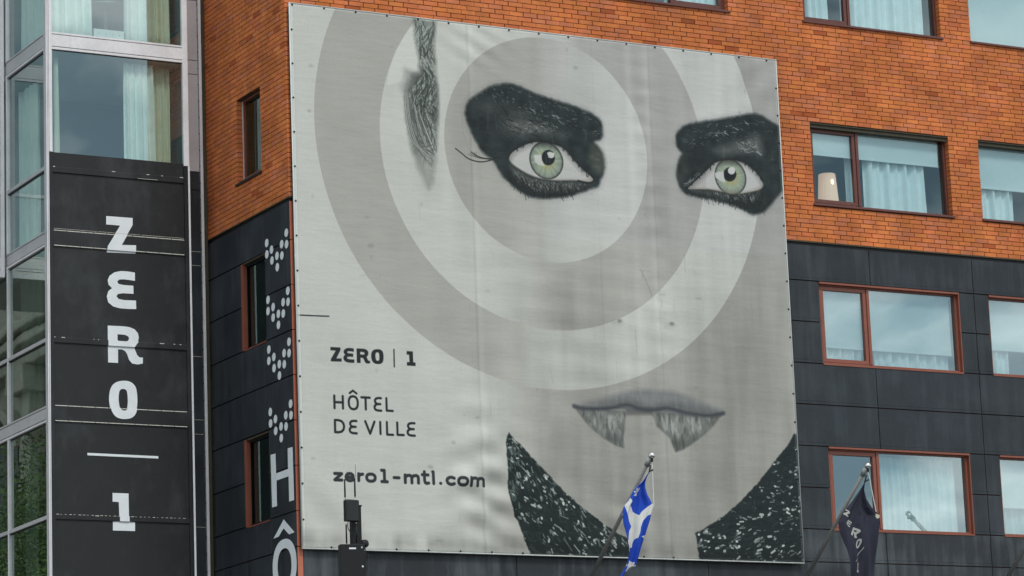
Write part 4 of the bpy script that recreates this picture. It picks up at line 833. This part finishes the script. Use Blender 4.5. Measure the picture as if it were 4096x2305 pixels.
# --- collars
colL = np.vstack([bpx('M7', [(2070, 108), (2120, 165), (2175, 215), (2240, 290), (2370, 430), (2480, 540)]), bpx('M8', [(0, 395), (150, 560), (250, 660), (420, 810), (600, 950), (760, 1050), (860, 1100), (930, 1150), (880, 1300)]), bpx('M7', [(2275, 1300), (2270, 1225), (2220, 1130), (2165, 950), (2130, 890), (2080, 740), (2065, 560), (2055, 330), (2050, 180)])])
colR = bpx('M8', [(2400, 120), (2340, 220), (2200, 400), (2050, 590), (1900, 750), (1750, 880), (1620, 970), (1475, 1050), (1490, 1130), (1515, 1320), (2520, 1370), (2440, 120)])
R.poly(colL, (27, 36, 36), 1.6, 1, edge=edge_n*1.1); R.poly(colR, (28, 37, 38), 1.6, 1, edge=edge_n*1.1)
ra = lambda p: -.05-.5*max(0, (p[1]/h_-.88)*6)
R.clip(colL, lambda: (sparkle(colL, 240, (44, 58, 55), 10, 2.4, .85, 41, .4), sparkle(colL, 260, (20, 28, 28), 10, 2.4, .8, 49), sparkle(colL, 130, (108, 124, 118), 7, 2.2, .85, 42, .35), sparkle(colL, 135, (186, 193, 188), 3.5, 4.2, .8, 43, .5), sparkle(colL, 60, (160, 172, 166), 9, 2.6, .8, 50, .3),
    sparkle(bpx('M7', [(2060, 170), (2150, 280), (2180, 700), (2160, 880), (2080, 700)]), 50, (84, 100, 94), 8, 2.6, 1.3, 48)), 1.5)
R.clip(colR, lambda: (sparkle(colR, 240, (42, 54, 54), 10, 2.2, ra, 44, .35), sparkle(colR, 260, (21, 28, 30), 10, 2.4, ra, 47), sparkle(colR, 130, (118, 130, 128), 8, 2.0, ra, 45, .25), sparkle(colR, 110, (190, 197, 193), 6, 3.6, ra, 46, .3), sparkle(colR, 50, (196, 202, 198), 2, 4.6, ra, 51)), 1.5)
# --- lettering
INK = (33, 35, 38); INK2 = (45, 48, 51)
def box4(k, x0, y0, x1, y1): # outer box in raster pixels
    ym, xm = (y0+y1)/2, (x0+x1)/2; a = bpx(k, [(x0, ym), (x1, ym), (xm, y0), (xm, y1)]); return a[0][0], a[1][0], a[2][1], a[3][1]
def bold(g, k, *b): x0, x1, y0, y1 = box4(k, *b); q, hh = unitglyph(g); f = lambda L_: [(x0+(x1-x0)*a, y0+(y1-y0)*c) for a, c in L_]; R.poly(f(q), INK, .6, holes=[f(hh)] if hh else ())
for g, b in (('Z', (401, 444, 503, 579)), ('E', (520, 450, 624, 587)), ('R', (648, 457, 770, 594)), ('O', (782, 462, 898, 601)), ('1', (1114, 483, 1194, 618))): bold(g, 'M5', *b)
R.stroke(bpx('M5', [(996, 464), (999, 626)]), 3.0*PPM/135, INK); R.stroke(bpx('M5', [(98, 143), (384, 154)]), 2.8, INK)
def thin(g, k, b, wpx, asp=0):
    x0, x1, y0, y1 = box4(k, *b); h2 = wpx/2
    if g == 'I' : pass
    for L_ in THIN[g]: R.stroke([(x0+h2+(x1-x0-wpx)*a, y0+h2+(y1-y0-wpx)*c) for a, c in L_], wpx, INK if wpx < 6 else INK2)
TW = 17/MC*44.7/8600*PPM
for g, b in (('H', (427, 888, 526, 1026)), ('O', (562, 892, 668, 1034)), ('T', (683, 903, 780, 1036)), ('E', (802, 908, 884, 1047)), ('L', (916, 912, 993, 1049)), ('D', (433, 1116, 538, 1251)), ('E', (569, 1121, 656, 1258)), ('V', (719, 1127, 824, 1263)), ('I', (858, 1133, 877, 1266)), ('L', (920, 1135, 996, 1273)), ('L', (1018, 1139, 1095, 1275)), ('E', (1111, 1143, 1197, 1281))): thin(g, 'M5', b, TW)
R.stroke(bpx('M5', [(580, 873), (612, 849), (646, 876)]), TW*.9, INK)
BWd = 23/MC*44.7/8600*PPM
for g, b in (('z', (428, 476, 520, 566)), ('e', (533, 476, 629, 572)), ('r', (652, 478, 718, 572)), ('o', (727, 481, 833, 578)), ('1', (866, 447, 945, 582)), ('m', (1088, 492, 1236, 593)), ('t', (1246, 460, 1332, 598)), ('l', (1345, 460, 1386, 600)), ('.', (1414, 564, 1450, 602)), ('c', (1476, 512, 1568, 608)), ('o', (1581, 516, 1691, 613)), ('m', (1702, 519, 1849, 619)), ('-', (983, 512, 1057, 547))): thin(g, 'M7', b, BWd)
# small marks and dirt specks
for i in range(40): p = rng.random(2)*(w_, h_); R.poly(np.array(E_(p, rng.uniform(1, 9), rng.uniform(1, 5))), (120, 121, 116), 3, rng.uniform(.15, .5))
for i in range(60):
    p = rng.random(2)*(w_*.8, h_*.8)+(w_*.2, h_*.15); L_ = rng.uniform(5, 60); R.stroke([p, p+(rng.normal(0, 1.5), L_)], rng.uniform(.8, 2.5), (132, 132, 128), rng.uniform(.1, .4), soft=1.5)
# hems
hem = int(.06*PPM)
for sl_ in ((slice(None), slice(0, hem)), (slice(None), slice(w_-int(hem*.8), w_)), (slice(0, int(hem*.7)), slice(None)), (slice(h_-int(hem*.7), h_), slice(None))): R.a[sl_] = R.a[sl_]*.78+np.array([190, 196, 193])*.22
R.a[:, :hem] = R.a[:, :hem]*.4+np.array([200, 206, 203])*.6
R.a[:, hem:hem+1] *= .93  # thin shadow line along the left hem, put into the print colour
grime = np.clip(1-np.abs(v_-.985)*40, 0, 1)*np.clip(vnoise(w_, h_, 30, 3, 77, 3)*1.8-.5, 0, 1)*.25; R.a *= (1-grime)[..., None]
R.a *= (1+(rng.random((h_, w_, 1))-.5)*.05)
img = R.image('banner_print')
m_ban = bpy.data.materials.new('printed_mesh_banner'); m_ban.use_nodes = True; t_ = m_ban.node_tree; p_ = t_.nodes['Principled BSDF']; ti = t_.nodes.new('ShaderNodeTexImage'); ti.image = img
gm = t_.nodes.new('ShaderNodeVectorMath'); gm.operation = 'MULTIPLY'; gm.inputs[1].default_value = (1.12, 1.10, 1.10); t_.links.new(ti.outputs[0], gm.inputs[0]); t_.links.new(gm.outputs[0], p_.inputs['Base Color'])
p_.inputs['Roughness'].default_value = .55; p_.inputs['Specular IOR Level'].default_value = .25
zn = t_.nodes.new('ShaderNodeTexNoise'); mpn = t_.nodes.new('ShaderNodeMapping'); gn = t_.nodes.new('ShaderNodeNewGeometry'); mpn.inputs['Scale'].default_value = (2.2, 2.2, 9); t_.links.new(gn.outputs['Position'], mpn.inputs[0]); t_.links.new(mpn.outputs[0], zn.inputs[0]); zn.inputs['Detail'].default_value = 4; zn.inputs['Scale'].default_value = 1
bn = t_.nodes.new('ShaderNodeBump'); bn.inputs['Strength'].default_value = .35; bn.inputs['Distance'].default_value = .02; t_.links.new(zn.outputs[0], bn.inputs['Height']); t_.links.new(bn.outputs[0], p_.inputs['Normal'])
banner = tag(empty('advertising_banner', (bx0, YBN, bz0)), 'huge grey face banner for the hotel hung across the brick front', 'banner')
nx, nz_ = 230, 220; U_, V_ = np.meshgrid(np.linspace(0, 1, nx), np.linspace(0, 1, nz_)); Xw = U_*BW; Zw = V_*BH
dsp = np.zeros_like(U_)
def ridge(u0, v0, du, dv, amp, freq, ph, tilt=0):
    global dsp
    dsp += amp*np.exp(-((U_-u0)/du)**2-((V_-v0)/dv)**2)*np.sin((V_+tilt*(U_-u0))*freq+ph)
ridge(.345, .13, .07, .10, .032, 95, 0, -.35*1); ridge(.36, .10, .05, .09, .03, 120, 1, .5); ridge(.33, .22, .06, .08, .010, 90, 2, .3)
ridge(.62, .07, .05, .05, .02, 110, 0, .4); ridge(.36, .96, .06, .04, .012, 150, 0, .6); ridge(.72, .6, .02, .3, .006, 150, 0, 0); ridge(.70, .85, .02, .15, .006, 170, 0, 0)
ridge(.60, .42, .2, .3, .004, 130, 0, .1); ridge(.45, .4, .2, .25, .003, 110, 2, -.1); ridge(.02, .05, .1, .08, .014, 60, 0, 1); ridge(.96, .95, .06, .05, .014, 70, 0, -1)
dsp += .010*np.sin(U_*34)*np.exp(-((V_-.5)/.4)**2)*.35+.004*np.sin(U_*90+V_*3)
edge_ = np.minimum(np.minimum(U_, 1-U_)*BW, np.minimum(V_, 1-V_)*BH); dsp *= np.clip(edge_/.12, 0, 1)
dsp += .012*np.clip(1-edge_/.05, 0, 1)*np.sin(math.pi*np.clip(edge_/.05, 0, 1))*0
sag = .012*(np.abs(np.sin(Xw/.57*math.pi)))*(V_ > .999)-.010*np.abs(np.sin(Xw/.57*math.pi))*(V_ < .001)
vv = np.stack([Xw, -dsp, Zw-np.where(V_ > .999, .008*np.abs(np.sin(Xw/.57*math.pi)), 0)], -1).reshape(-1, 3)
idx = np.arange(nx*nz_).reshape(nz_, nx); fc = np.stack([idx[:-1, :-1], idx[:-1, 1:], idx[1:, 1:], idx[1:, :-1]], -1).reshape(-1, 4)
me = bpy.data.meshes.new('sheet'); me.from_pydata(vv.tolist(), [], fc.tolist()); uvl = me.uv_layers.new(name='uv'); li = np.array([l for l in fc.ravel()]); uv = np.stack([U_.ravel()[li], V_.ravel()[li]], -1).astype(np.float32); uvl.data.foreach_set('uv', uv.ravel()); me.polygons.foreach_set('use_smooth', [True]*len(me.polygons))
sh = link('sheet', me, m_ban, banner); sm = sh.modifiers.new('solid', 'SOLIDIFY'); sm.thickness = .004; sm.offset = 1
m_hem = mat('hem_webbing', (.60, .63, .61), .6, var=.08, vscale=8, dirt=.15)
fr = MB().box(.03, BW-.03, .02, .075, BH-.05, BH-.01).box(.03, BW-.03, .02, .075, .01, .05).box(.01, .05, .02, .075, .05, BH-.05).box(BW-.05, BW-.01, .02, .075, .05, BH-.05); fr.build('mounting_rail', m_gasket, banner)
MB().tube([(0, -.004, 0), (BW, -.004, 0)], .011, 8).build('hem_roll', m_hem, banner, smooth=True); MB().tube([(0, -.004, BH), (BW, -.004, BH)], .010, 8).build('hem_roll', m_hem, banner, smooth=True)
MB().tube([(0, -.004, 0), (0, -.004, BH)], .011, 8).build('hem_roll', m_hem, banner, smooth=True); MB().tube([(BW, -.004, 0), (BW, -.004, BH)], .009, 8).build('hem_roll', m_hem, banner, smooth=True)
bolt = MB().lathe((0, 0, 0), [(.017, -.004), (.017, -.010), (.012, -.014), (.004, -.017)], 10, 'y').mesh('bolt'); bolt.materials.append(m_gasket)
pts = [(x, BH-.028) for x in np.arange(.05, BW, .565)]+[(x, .028) for x in np.arange(.5, BW, .565)]+[(.032, z) for z in np.arange(.45, BH-.2, .565)]+[(BW-.03, z) for z in np.arange(.45, BH-.2, .49)]
for x, z in pts: o = bpy.data.objects.new('bolt', bolt); COL.objects.link(o); o.parent = banner; o.location = (x, -.002, z)

# ================================================================ FLAGPOLES AND FLAGS
def make_pole():
    root = empty('flag_pole'); d = Vector((0, -2.31, 1.86))
    MB().tube([Vector((0, -.1, .08)), d*.97], .036, 14, .032).build('pole', m_pole, root, smooth=True)
    MB().box(-.09, .09, -.012, 0, -.16, .16).box(-.05, .05, -.16, -.012, -.05, .12).build('wall_bracket', m_galv, root, bevel=.006)
    MB().tube([d*.93, d*.985], .046, 14).build('sleeve', m_galv, root, smooth=True)
    c = d+Vector((0, 0, .0)); prof = [(.054*math.sin(a), -.054*math.cos(a)) for a in np.linspace(.05, math.pi-.05, 14)]
    MB().lathe(c, prof, 20).build('ball', m_chrome, root, smooth=True)
    MB().tube([c+Vector((0, 0, -.1)), c+Vector((0, 0, -.05))], .02, 10).build('neck', m_dkgrey, root)
    return root
TIP = [Vector((25.735, YF-2.31+.08, 9.29)), Vector((29.845, YF-2.31+.08, 9.29)), Vector((33.955, YF-2.31+.08, 9.29))]
def copy_tree(o, parent=None):
    c = o.copy(); COL.objects.link(c); c.parent = parent
    for ch in [x for x in bpy.data.objects if x.parent == o]: copy_tree(ch, c)
    return c
p0 = make_pole(); poles = [p0, copy_tree(p0), copy_tree(p0)]
for o, t, lab in zip(poles, TIP, ['slanted steel flagpole with ball holding the blue and white flag', 'slanted steel flagpole with ball holding the black hotel flag', 'slanted bare flagpole at the lower right corner']):
    o.location = t-Vector((0, -2.31, 1.86)); tag(o, lab, 'flagpole', 'flagpoles along the hotel front')
def flag(name, k, left, right, yf, paint, label, mat_c, folds, texw=360, texh=900, seed=0):
    l = np.array([onY(k, x, y, yf) for x, y in left]); r = np.array([onY(k, x, y, yf) for x, y in right])
    z1 = max(l[0][2], r[0][2]); z0 = min(l[-1][2], r[-1][2]); n, mrow = 46, 90
    lx = lambda z: np.interp(z, l[::-1, 2], l[::-1, 0]); rx = lambda z: np.interp(z, r[::-1, 2], r[::-1, 0])
    Rf = Raster(texw, texh, paint['base'])
    def fp(P_):
        q = []
        for x, y in P_:
            p = onY(k, x, y, yf); s = (p[0]-lx(p[2]))/max(rx(p[2])-lx(p[2]), .02); q.append((s*texw, (z1-p[2])/(z1-z0)*texh))
        return np.array(q)
    for P_, c in paint['polys']: Rf.poly(fp(P_), c, 1.2)
    for P_, wd, c in paint.get('strokes', []): Rf.stroke(fp(P_), wd, c)
    im = Rf.image(name+'_print'); V = []; UV = []
    for j in range(mrow+1):
        t = j/mrow; z = z1+(z0-z1)*t; a, b = lx(z), rx(z)
        for i in range(n+1):
            s = i/n; w = sum(A*math.sin(f1*s+f2*t+p) for A, f1, f2, p in folds)*min(1, t*4+.1)
            V.append((a+(b-a)*s, yf-w, z)); UV.append((s, 1-t))
    Fc = [(j*(n+1)+i, (j+1)*(n+1)+i, (j+1)*(n+1)+i+1, j*(n+1)+i+1) for j in range(mrow) for i in range(n)]
    me = bpy.data.meshes.new(name); me.from_pydata(V, [], Fc); ul = me.uv_layers.new(name='uv'); ul.data.foreach_set('uv', np.array([UV[v] for f in Fc for v in f], np.float32).ravel()); me.polygons.foreach_set('use_smooth', [True]*len(Fc))
    m = bpy.data.materials.new(name+'_cloth'); m.use_nodes = True; t2 = m.node_tree; pp = t2.nodes['Principled BSDF']; tx_ = t2.nodes.new('ShaderNodeTexImage'); tx_.image = im; t2.links.new(tx_.outputs[0], pp.inputs['Base Color']); pp.inputs['Roughness'].default_value = .85
    o = link(name, me, m); s_ = o.modifiers.new('solid', 'SOLIDIFY'); s_.thickness = .003; return tag(o, label, 'flag', 'flags on the hotel front')
BLUE, WHT = (16, 66, 176), (205, 206, 204)
YFL = TIP[0].y+.05
flag('flag', 'M8', [(1043, 476), (1020, 510), (985, 560), (930, 612), (890, 660), (873, 705), (850, 750), (820, 784), (803, 850), (805, 960), (815, 1010), (825, 1080), (832, 1130), (840, 1180), (845, 1240), (842, 1290), (830, 1350), (815, 1400), (790, 1440), (760, 1520), (740, 1600)],
     [(1048, 480), (1025, 520), (1010, 570), (1010, 620), (1030, 690), (1065, 762), (1086, 797), (1063, 870), (1055, 920), (1040, 980), (1020, 1060), (1005, 1110), (985, 1180), (960, 1260), (935, 1330), (925, 1355), (870, 1370), (825, 1412), (800, 1450), (775, 1520), (750, 1600)], YFL,
     {'base': BLUE, 'polys': [([(872, 715), (820, 785), (826, 830), (842, 900), (873, 985), (850, 1030), (845, 1060), (840, 1100), (832, 1130), (845, 1240), (862, 1190), (890, 1170), (905, 1110), (915, 1100), (930, 1095), (945, 1040), (950, 1000), (975, 930), (1020, 885), (1075, 868), (1095, 800), (1065, 765), (1020, 800), (975, 845), (940, 885), (905, 835), (880, 780)], WHT),
                              ([(865, 1300), (935, 1358), (870, 1385), (815, 1420), (830, 1350)], WHT), ([(972, 1077), (1018, 1066), (1003, 1106)], WHT),
                              ([(972, 612), (958, 650), (938, 668), (925, 655), (945, 630)], WHT), ([(938, 625), (925, 628), (915, 645), (922, 665), (932, 655), (930, 640)], WHT), ([(915, 660), (940, 668), (936, 690), (925, 698), (918, 680)], WHT), ([(905, 655), (895, 662), (905, 675), (918, 672)], WHT), ([(905, 680), (915, 688), (908, 700), (890, 700)], WHT), ([(935, 672), (942, 690), (930, 700), (924, 690)], WHT), ([(905, 670), (940, 672), (938, 678), (903, 677)], WHT),
                              ([(808, 860), (800, 905), (796, 900), (800, 870)], WHT)]},
     'blue and white cross flag with fleur de lis hanging below the banner mouth', None, [(.035, 9, 3, 0), (.02, 17, -6, 1), (.012, 30, 8, 2), (.03, 3, 9, 2)])
dk = (36, 37, 54)
def fgl(g, TL_, TR_, BL_):
    q, hh = unitglyph(g); TL_, TR_, BL_ = map(np.array, (TL_, TR_, BL_)); return [tuple(TL_+(TR_-TL_)*a+(BL_-TL_)*b) for a, b in q], ([tuple(TL_+(TR_-TL_)*a+(BL_-TL_)*b) for a, b in hh] if hh else None)
LT = (170, 171, 166); pol = []
for g, q in (('Z', ((906, 818), (940, 858), (878, 862))), ('E', ((925, 908), (970, 945), (895, 955))), ('R', ((985, 985), (1050, 1020), (945, 1060))), ('O', ((1018, 1092), (1048, 1105), (1000, 1180))), ('1', ((1012, 1318), (1036, 1325), (1006, 1408)))):
    o_, h2 = fgl(g, *q); pol.append((o_, LT)); 
    if h2: pol.append((h2, dk))
flag('flag', 'T', [(1078, 566), (1030, 640), (940, 770), (880, 850), (838, 940), (850, 1030), (880, 1130), (905, 1200), (925, 1300), (930, 1450), (935, 1650)], [(1082, 572), (1075, 640), (1090, 720), (1130, 810), (1165, 850), (1196, 880), (1190, 960), (1185, 1060), (1180, 1200), (1178, 1450), (1175, 1650)], YFL,
     {'base': dk, 'polys': pol+[([(1160, 865), (1200, 880), (1196, 905), (1175, 915), (1160, 890)], (190, 185, 160))], 'strokes': [([(986, 1315), (1062, 1180)], 5, LT)]},
     'black hotel flag with pale lettering hanging in front of the windows', None, [(.03, 7, 3, 0), (.02, 15, -5, 1), (.012, 27, 7, 2), (.03, 3, 8, 2)])
for i, (k, end) in enumerate((('M8', (1088, 790)), ('T', (1192, 880)))):
    e = Vector(onY(k, *end, YFL)); t = TIP[i]; base = t+Vector((.02, .03, -.08))
    h = MB().tube([base, e], .008, 6); tagged = tag(h.build('halyard', m_rope), ['white halyard rope beside the blue and white flag', 'white halyard rope beside the black hotel flag'][i], 'rope', 'halyards')
    tpk = Vector(onY(k, *((1046, 478) if i == 0 else (1078, 570)), YFL)); cl = MB().tube([t+Vector((0, .05, -.15)), tpk], .012, 6); cl.tube([t+Vector((.03, .03, -.22)), t+Vector((-.04, .03, -.25))], .014, 6)
    tag(cl.build('clip', m_dkgrey), ['snap clip joining the blue flag to its pole', 'snap clip joining the black flag to its pole'][i], 'clip', 'flag clips')

# ================================================================ EQUIPMENT MAST
YM = 39.0
def k1(x, y, Y=YM): return onY('K', x, y, Y)
def k2(x, y, Y=YM): return onY('K2', x, y, Y)
ca, cb = k1(353, 765), k1(860, 735); cwid = cb[0]-ca[0]
mast = tag(empty('equipment_mast', (ca[0]+.2, YM+.2, 0)), 'black steel mast holding the cabinet and antenna box below the banner', 'mast')
mx0, mx1 = k1(608, 400, YM+.12)[0], k1(820, 400, YM+.12)[0]; mtop = k2(590, 1130, YM+.12)[2]
def mp_(mb, name, m, bevel=.003, smooth=False, par=mast, loc=None): o = mb.build(name, m, par, bevel=bevel, smooth=smooth); return local(o, loc or mast.location)
mp_(MB().box(mx0, mx1, YM+.10, YM+.19, 0.14, mtop-.01), 'post', m_dkgrey); mp_(MB().box(mx0-.01, mx1+.01, YM+.09, YM+.2, mtop-.01, mtop+.012), 'cap', m_black); mp_(MB().box(mx0-.15, mx1+.15, YM, YM+.34, .131, .15), 'base_plate', m_dkgrey)
sp_c = k1(895, 715, YM+.12); mp_(MB().lathe((sp_c[0], YM+.14, sp_c[2]), [(.012, -.06), (.055, -.05), (.06, 0), (.055, .05), (.012, .06)], 20, 'y'), 'drum', m_dkgrey, 0, True)
cab = tag(empty('equipment_cabinet', (ca[0], YM, cb[2]-1.0)), 'dark grey locker with white sticker strapped to the mast', 'cabinet'); CL_ = cab.location
zt_ = cb[2]
def rot_about(o, ang, c):   # turn the cabinet slightly: its left edge hangs nearer the street
    pass
vv_ = [(ca[0], YM-.0, 0), (cb[0], YM-.17, 0)]
dx_, dy_ = cb[0]-ca[0]+.045, -.09
def cabbox(u0, u1, w0, w1, z0, z1, name, m, bev=.004):
    n_ = Vector((dx_, dy_, 0)).normalized(); pn = Vector((-n_.y, n_.x, 0)); mb = MB(); O_ = Vector((ca[0], YM, 0)); b = 0
    for z in (z0, z1):
        for w2 in (w0, w1):
            for u2 in (u0, u1): q = O_+n_*u2+pn*w2; mb.v.append((q.x, q.y, z))
    mb.f += [(0, 2, 3, 1), (4, 5, 7, 6), (0, 1, 5, 4), (2, 6, 7, 3), (0, 4, 6, 2), (1, 3, 7, 5)]; mb.c += [None]*6
    o = mb.build(name, m, cab, bevel=bev); o.matrix_parent_inverse = Matrix.Translation(-CL_); return o
cw = cwid
cabbox(0, cw, .012, .16, zt_-1.0, zt_+.0, 'body', m_dkgrey); cabbox(.002, cw-.002, .0, .011, zt_-.997, zt_-.003, 'door', m_dkgrey)
s0, s1 = (532-353)/507*cw, (676-353)/507*cw; ph = .0000; zz = lambda y: zt_-(y-745)/1e9
zl_ = lambda x, y: onY('K', x, y, YM)[2]
cabbox(s0, s1, -.002, 0, zl_(600, 845), zl_(600, 808), 'sticker', m_white, 0)
for (x, y, m) in ((797, 815, m_galv), (806, 1244, m_white)): u = (x-353)/507*cw; z = zl_(x, y); cabbox(u-.011, u+.011, -.006, 0, z-.012, z+.012, 'lock', m, .005)
rt = tag(empty('antenna_box', (k2(200, 1400)[0], YM, k2(300, 1480)[2])), 'black ribbed radio box with four stick antennas on the mast', 'antenna'); RL = rt.location
def rp_(mb, name, m, bevel=.004, smooth=False): o = mb.build(name, m, rt, bevel=bevel, smooth=smooth); o.matrix_parent_inverse = Matrix.Translation(-RL); return o
rx0, rx1 = k2(203, 1200)[0], k2(478, 1200)[0]; rz1 = k2(330, 1000)[2]; rz0 = onY('M7', 590, 945, YM)[2]
rp_(MB().box(rx0, rx1, YM-.09, YM-.02, rz0, rz1), 'front_cover', m_black, .012); rp_(MB().box(rx0+.015, rx1+.05, YM-.018, YM+.05, rz0+.01, rz1+.008), 'rear_shell', m_dkgrey, .012)
mbx = MB()
for i in range(6): mbx.box(rx0+.02+i*.024, rx0+.028+i*.024, YM-.02, YM+.0, rz1+.002, rz1+.014)
for i in range(7): mbx.box(rx1-.002, rx1+.012, YM-.06, YM-.02, rz0+.03+i*.035, rz0+.036+i*.035)
rp_(mbx, 'fins', m_dkgrey, 0); lg = [k2(280, 1170, YM-.092), k2(400, 1290, YM-.092)]
rp_(MB().box(lg[0][0], lg[1][0], YM-.0925, YM-.0915, lg[1][2], lg[0][2]).box(lg[0][0]+.002, lg[1][0]-.002, YM-.094, YM-.0925, lg[1][2]+.002, lg[0][2]-.002), 'badge', m_black, .0)
rp_(MB().box(rx1-.02, mx0+.06, YM+.05, YM+.10, (rz0+rz1)/2-.05, (rz0+rz1)/2+.05), 'mount', m_dkgrey)
def stick(x, ytop, ybot, k, up):
    t = onY(k, x, ytop, YM-.04); b = onY(k, x, ybot, YM-.04); X_ = (t[0]+b[0])/2
    rp_(MB().tube([(X_, YM-.04, b[2]), (X_, YM-.04, t[2])], .0115, 12), 'antenna', m_dkgrey, 0, True)
    z = b[2] if up else t[2]; rp_(MB().tube([(X_, YM-.04, z-.014 if up else z), (X_, YM-.04, z if up else z+.018)], .010, 10), 'connector', m_brass, 0, True)
stick(228, 508, 930, 'K2', True); stick(460, 484, 912, 'K2', True); stick(487, 285, 712, 'K', False); stick(712, 260, 688, 'K', False)
a = k2(440, 178, YM); b = k2(450, 480, YM); rp_(MB().tube([(b[0], YM-.04, b[2]), (a[0], YM-.04, a[2])], .0028, 6), 'whip', m_black, 0)
cbl = lambda pts, name, lab: tag(MB().tube([tuple(v) for v in catmull([onY('K', x, y, YM-.05) for x, y in pts], 6, False)], .006, 6).build(name, m_black, smooth=True), lab, 'cable', 'cables around the mast')
cbl([(525, 200), (520, 330), (560, 430), (620, 490), (685, 545)], 'cable', 'thin black cable looping from the antenna box to the mast')
cbl([(740, 480), (800, 620), (870, 730), (920, 850), (945, 960)], 'cable', 'black cable running past the drum beside the locker')
cbl([(940, 980), (975, 1080), (982, 1200), (965, 1310), (940, 1350), (890, 1310)], 'cable', 'loose black cable loop right of the locker')
mp_(MB().box(k1(925, 980)[0], k1(955, 980)[0], YM-.06, YM-.03, k1(940, 1025)[2], k1(940, 975)[2]), 'cable_clamp', m_black)
mp_(MB().tube([k1(848, 1000, YM+.02), k1(905, 900, YM+.05), k1(905, 1600, YM+.05)], .02, 8), 'conduit', m_dkgrey, 0)

# ================================================================ what the tower's side glass mirrors: stone building and trees, off to the left
SL = Vector((2.0, 96, 0)); stone = tag(empty('stone_building', SL), 'old limestone building with arches seen only as a reflection', 'building')
def stp(mb, name, m, bevel=0): o = mb.build(name, m, stone, bevel=bevel); o.matrix_parent_inverse = Matrix.Translation(-SL); return o
stp(MB().box(-20, 3.0, 62, 130, 0, 26), 'wall', m_stone)
for z, d_ in ((8.4, .4), (12.6, .55), (13.0, .8), (19.3, .6), (19.8, .9), (20.2, 1.1), (24.5, .8)): stp(MB().box(3.0, 3.0+d_, 62, 130, z, z+.28), 'cornice', m_stone, .06)
for i in range(12):
    y = 64+i*5.4
    for zb, hh, ww in ((1.2, 5, 2.0), (14.2, 3.0, 1.7)):
        c = [(y-ww/2, zb), (y+ww/2, zb)]+[(y+ww/2*math.cos(a), zb+hh+ww/2*math.sin(a)) for a in np.linspace(0, math.pi, 12)]
        o = flat_poly([(c, [])], 'X', 3.06, 'arched_window', m_stonedk, stone, th=.04, root=SL)
        for r0, r1 in ((ww/2+.1, ww/2+.45),):
            arch = [(y+r1*math.cos(a), zb+hh+r1*math.sin(a)) for a in np.linspace(0, math.pi, 14)]+[(y+r0*math.cos(a), zb+hh+r0*math.sin(a)) for a in np.linspace(math.pi, 0, 14)]
            flat_poly([(arch, [])], 'X', 3.3, 'arch', m_stone, stone, th=.28, root=SL)
    stp(MB().box(3.0, 3.5, y+2.2, y+3.2, 0, 24.5).box(3.0, 3.8, y+2.0, y+3.4, 18.5, 19.3).box(3.0, 3.9, y+2.0, y+3.4, 11.8, 12.6), 'pilaster', m_stone, .05)
def tree(x, y, h, rcr, zc, seed, label):
    r = np.random.default_rng(seed); root = tag(empty('leafy_tree', (x, y, 0)), label, 'tree', 'trees across the side street')
    mb = MB(); mb.tube([(0, 0, 0), (.1, 0, h*.3), (-.1, .1, h*.55), (.1, .2, h*.8)], .28, 10, .07)
    for i in range(9): a = r.uniform(0, 6.28); z = h*r.uniform(.3, .6); mb.tube([(0, 0, z), (math.cos(a)*rcr*.4, math.sin(a)*rcr*.4, z+1), (math.cos(a)*rcr*.8, math.sin(a)*rcr*.8, z+2.2)], .1, 6, .03)
    mb.build('trunk', m_bark, root, smooth=True)
    nL = 30000; cl = r.normal(0, 1, (70, 3)); cl /= np.linalg.norm(cl, axis=1)[:, None]; cl *= (r.random((70, 1))**.45)*np.array([rcr, rcr, rcr*1.15])*.9
    c = cl[r.integers(0, 70, nL)]+r.normal(0, .34, (nL, 3)); c[:, 2] += zc
    a = r.normal(0, 1, (nL, 3)); a /= np.linalg.norm(a, axis=1)[:, None]; b = np.cross(a, r.normal(0, 1, (nL, 3))); b /= np.linalg.norm(b, axis=1)[:, None]; s = r.uniform(.028, .062, (nL, 1))
    V = np.stack([c-a*s, c-b*s*.6, c+a*s, c+b*s*.6], 1).reshape(-1, 3); Fc = np.arange(nL*4).reshape(-1, 4)
    me = bpy.data.meshes.new('crown'); me.from_pydata(V.tolist(), [], Fc.tolist()); link('crown', me, m_leaf, root)
tree(9.6, 70.5, 14, 3.6, 10.6, 1, 'nearest leafy tree mirrored in the lowest side glass'); tree(6.5, 80, 14, 3.6, 9.8, 2, 'leafy tree behind the first one in the lowest side glass'); tree(11.5, 62, 9, 2.6, 7.0, 3, 'low leafy tree mirrored at the foot of the side glass')
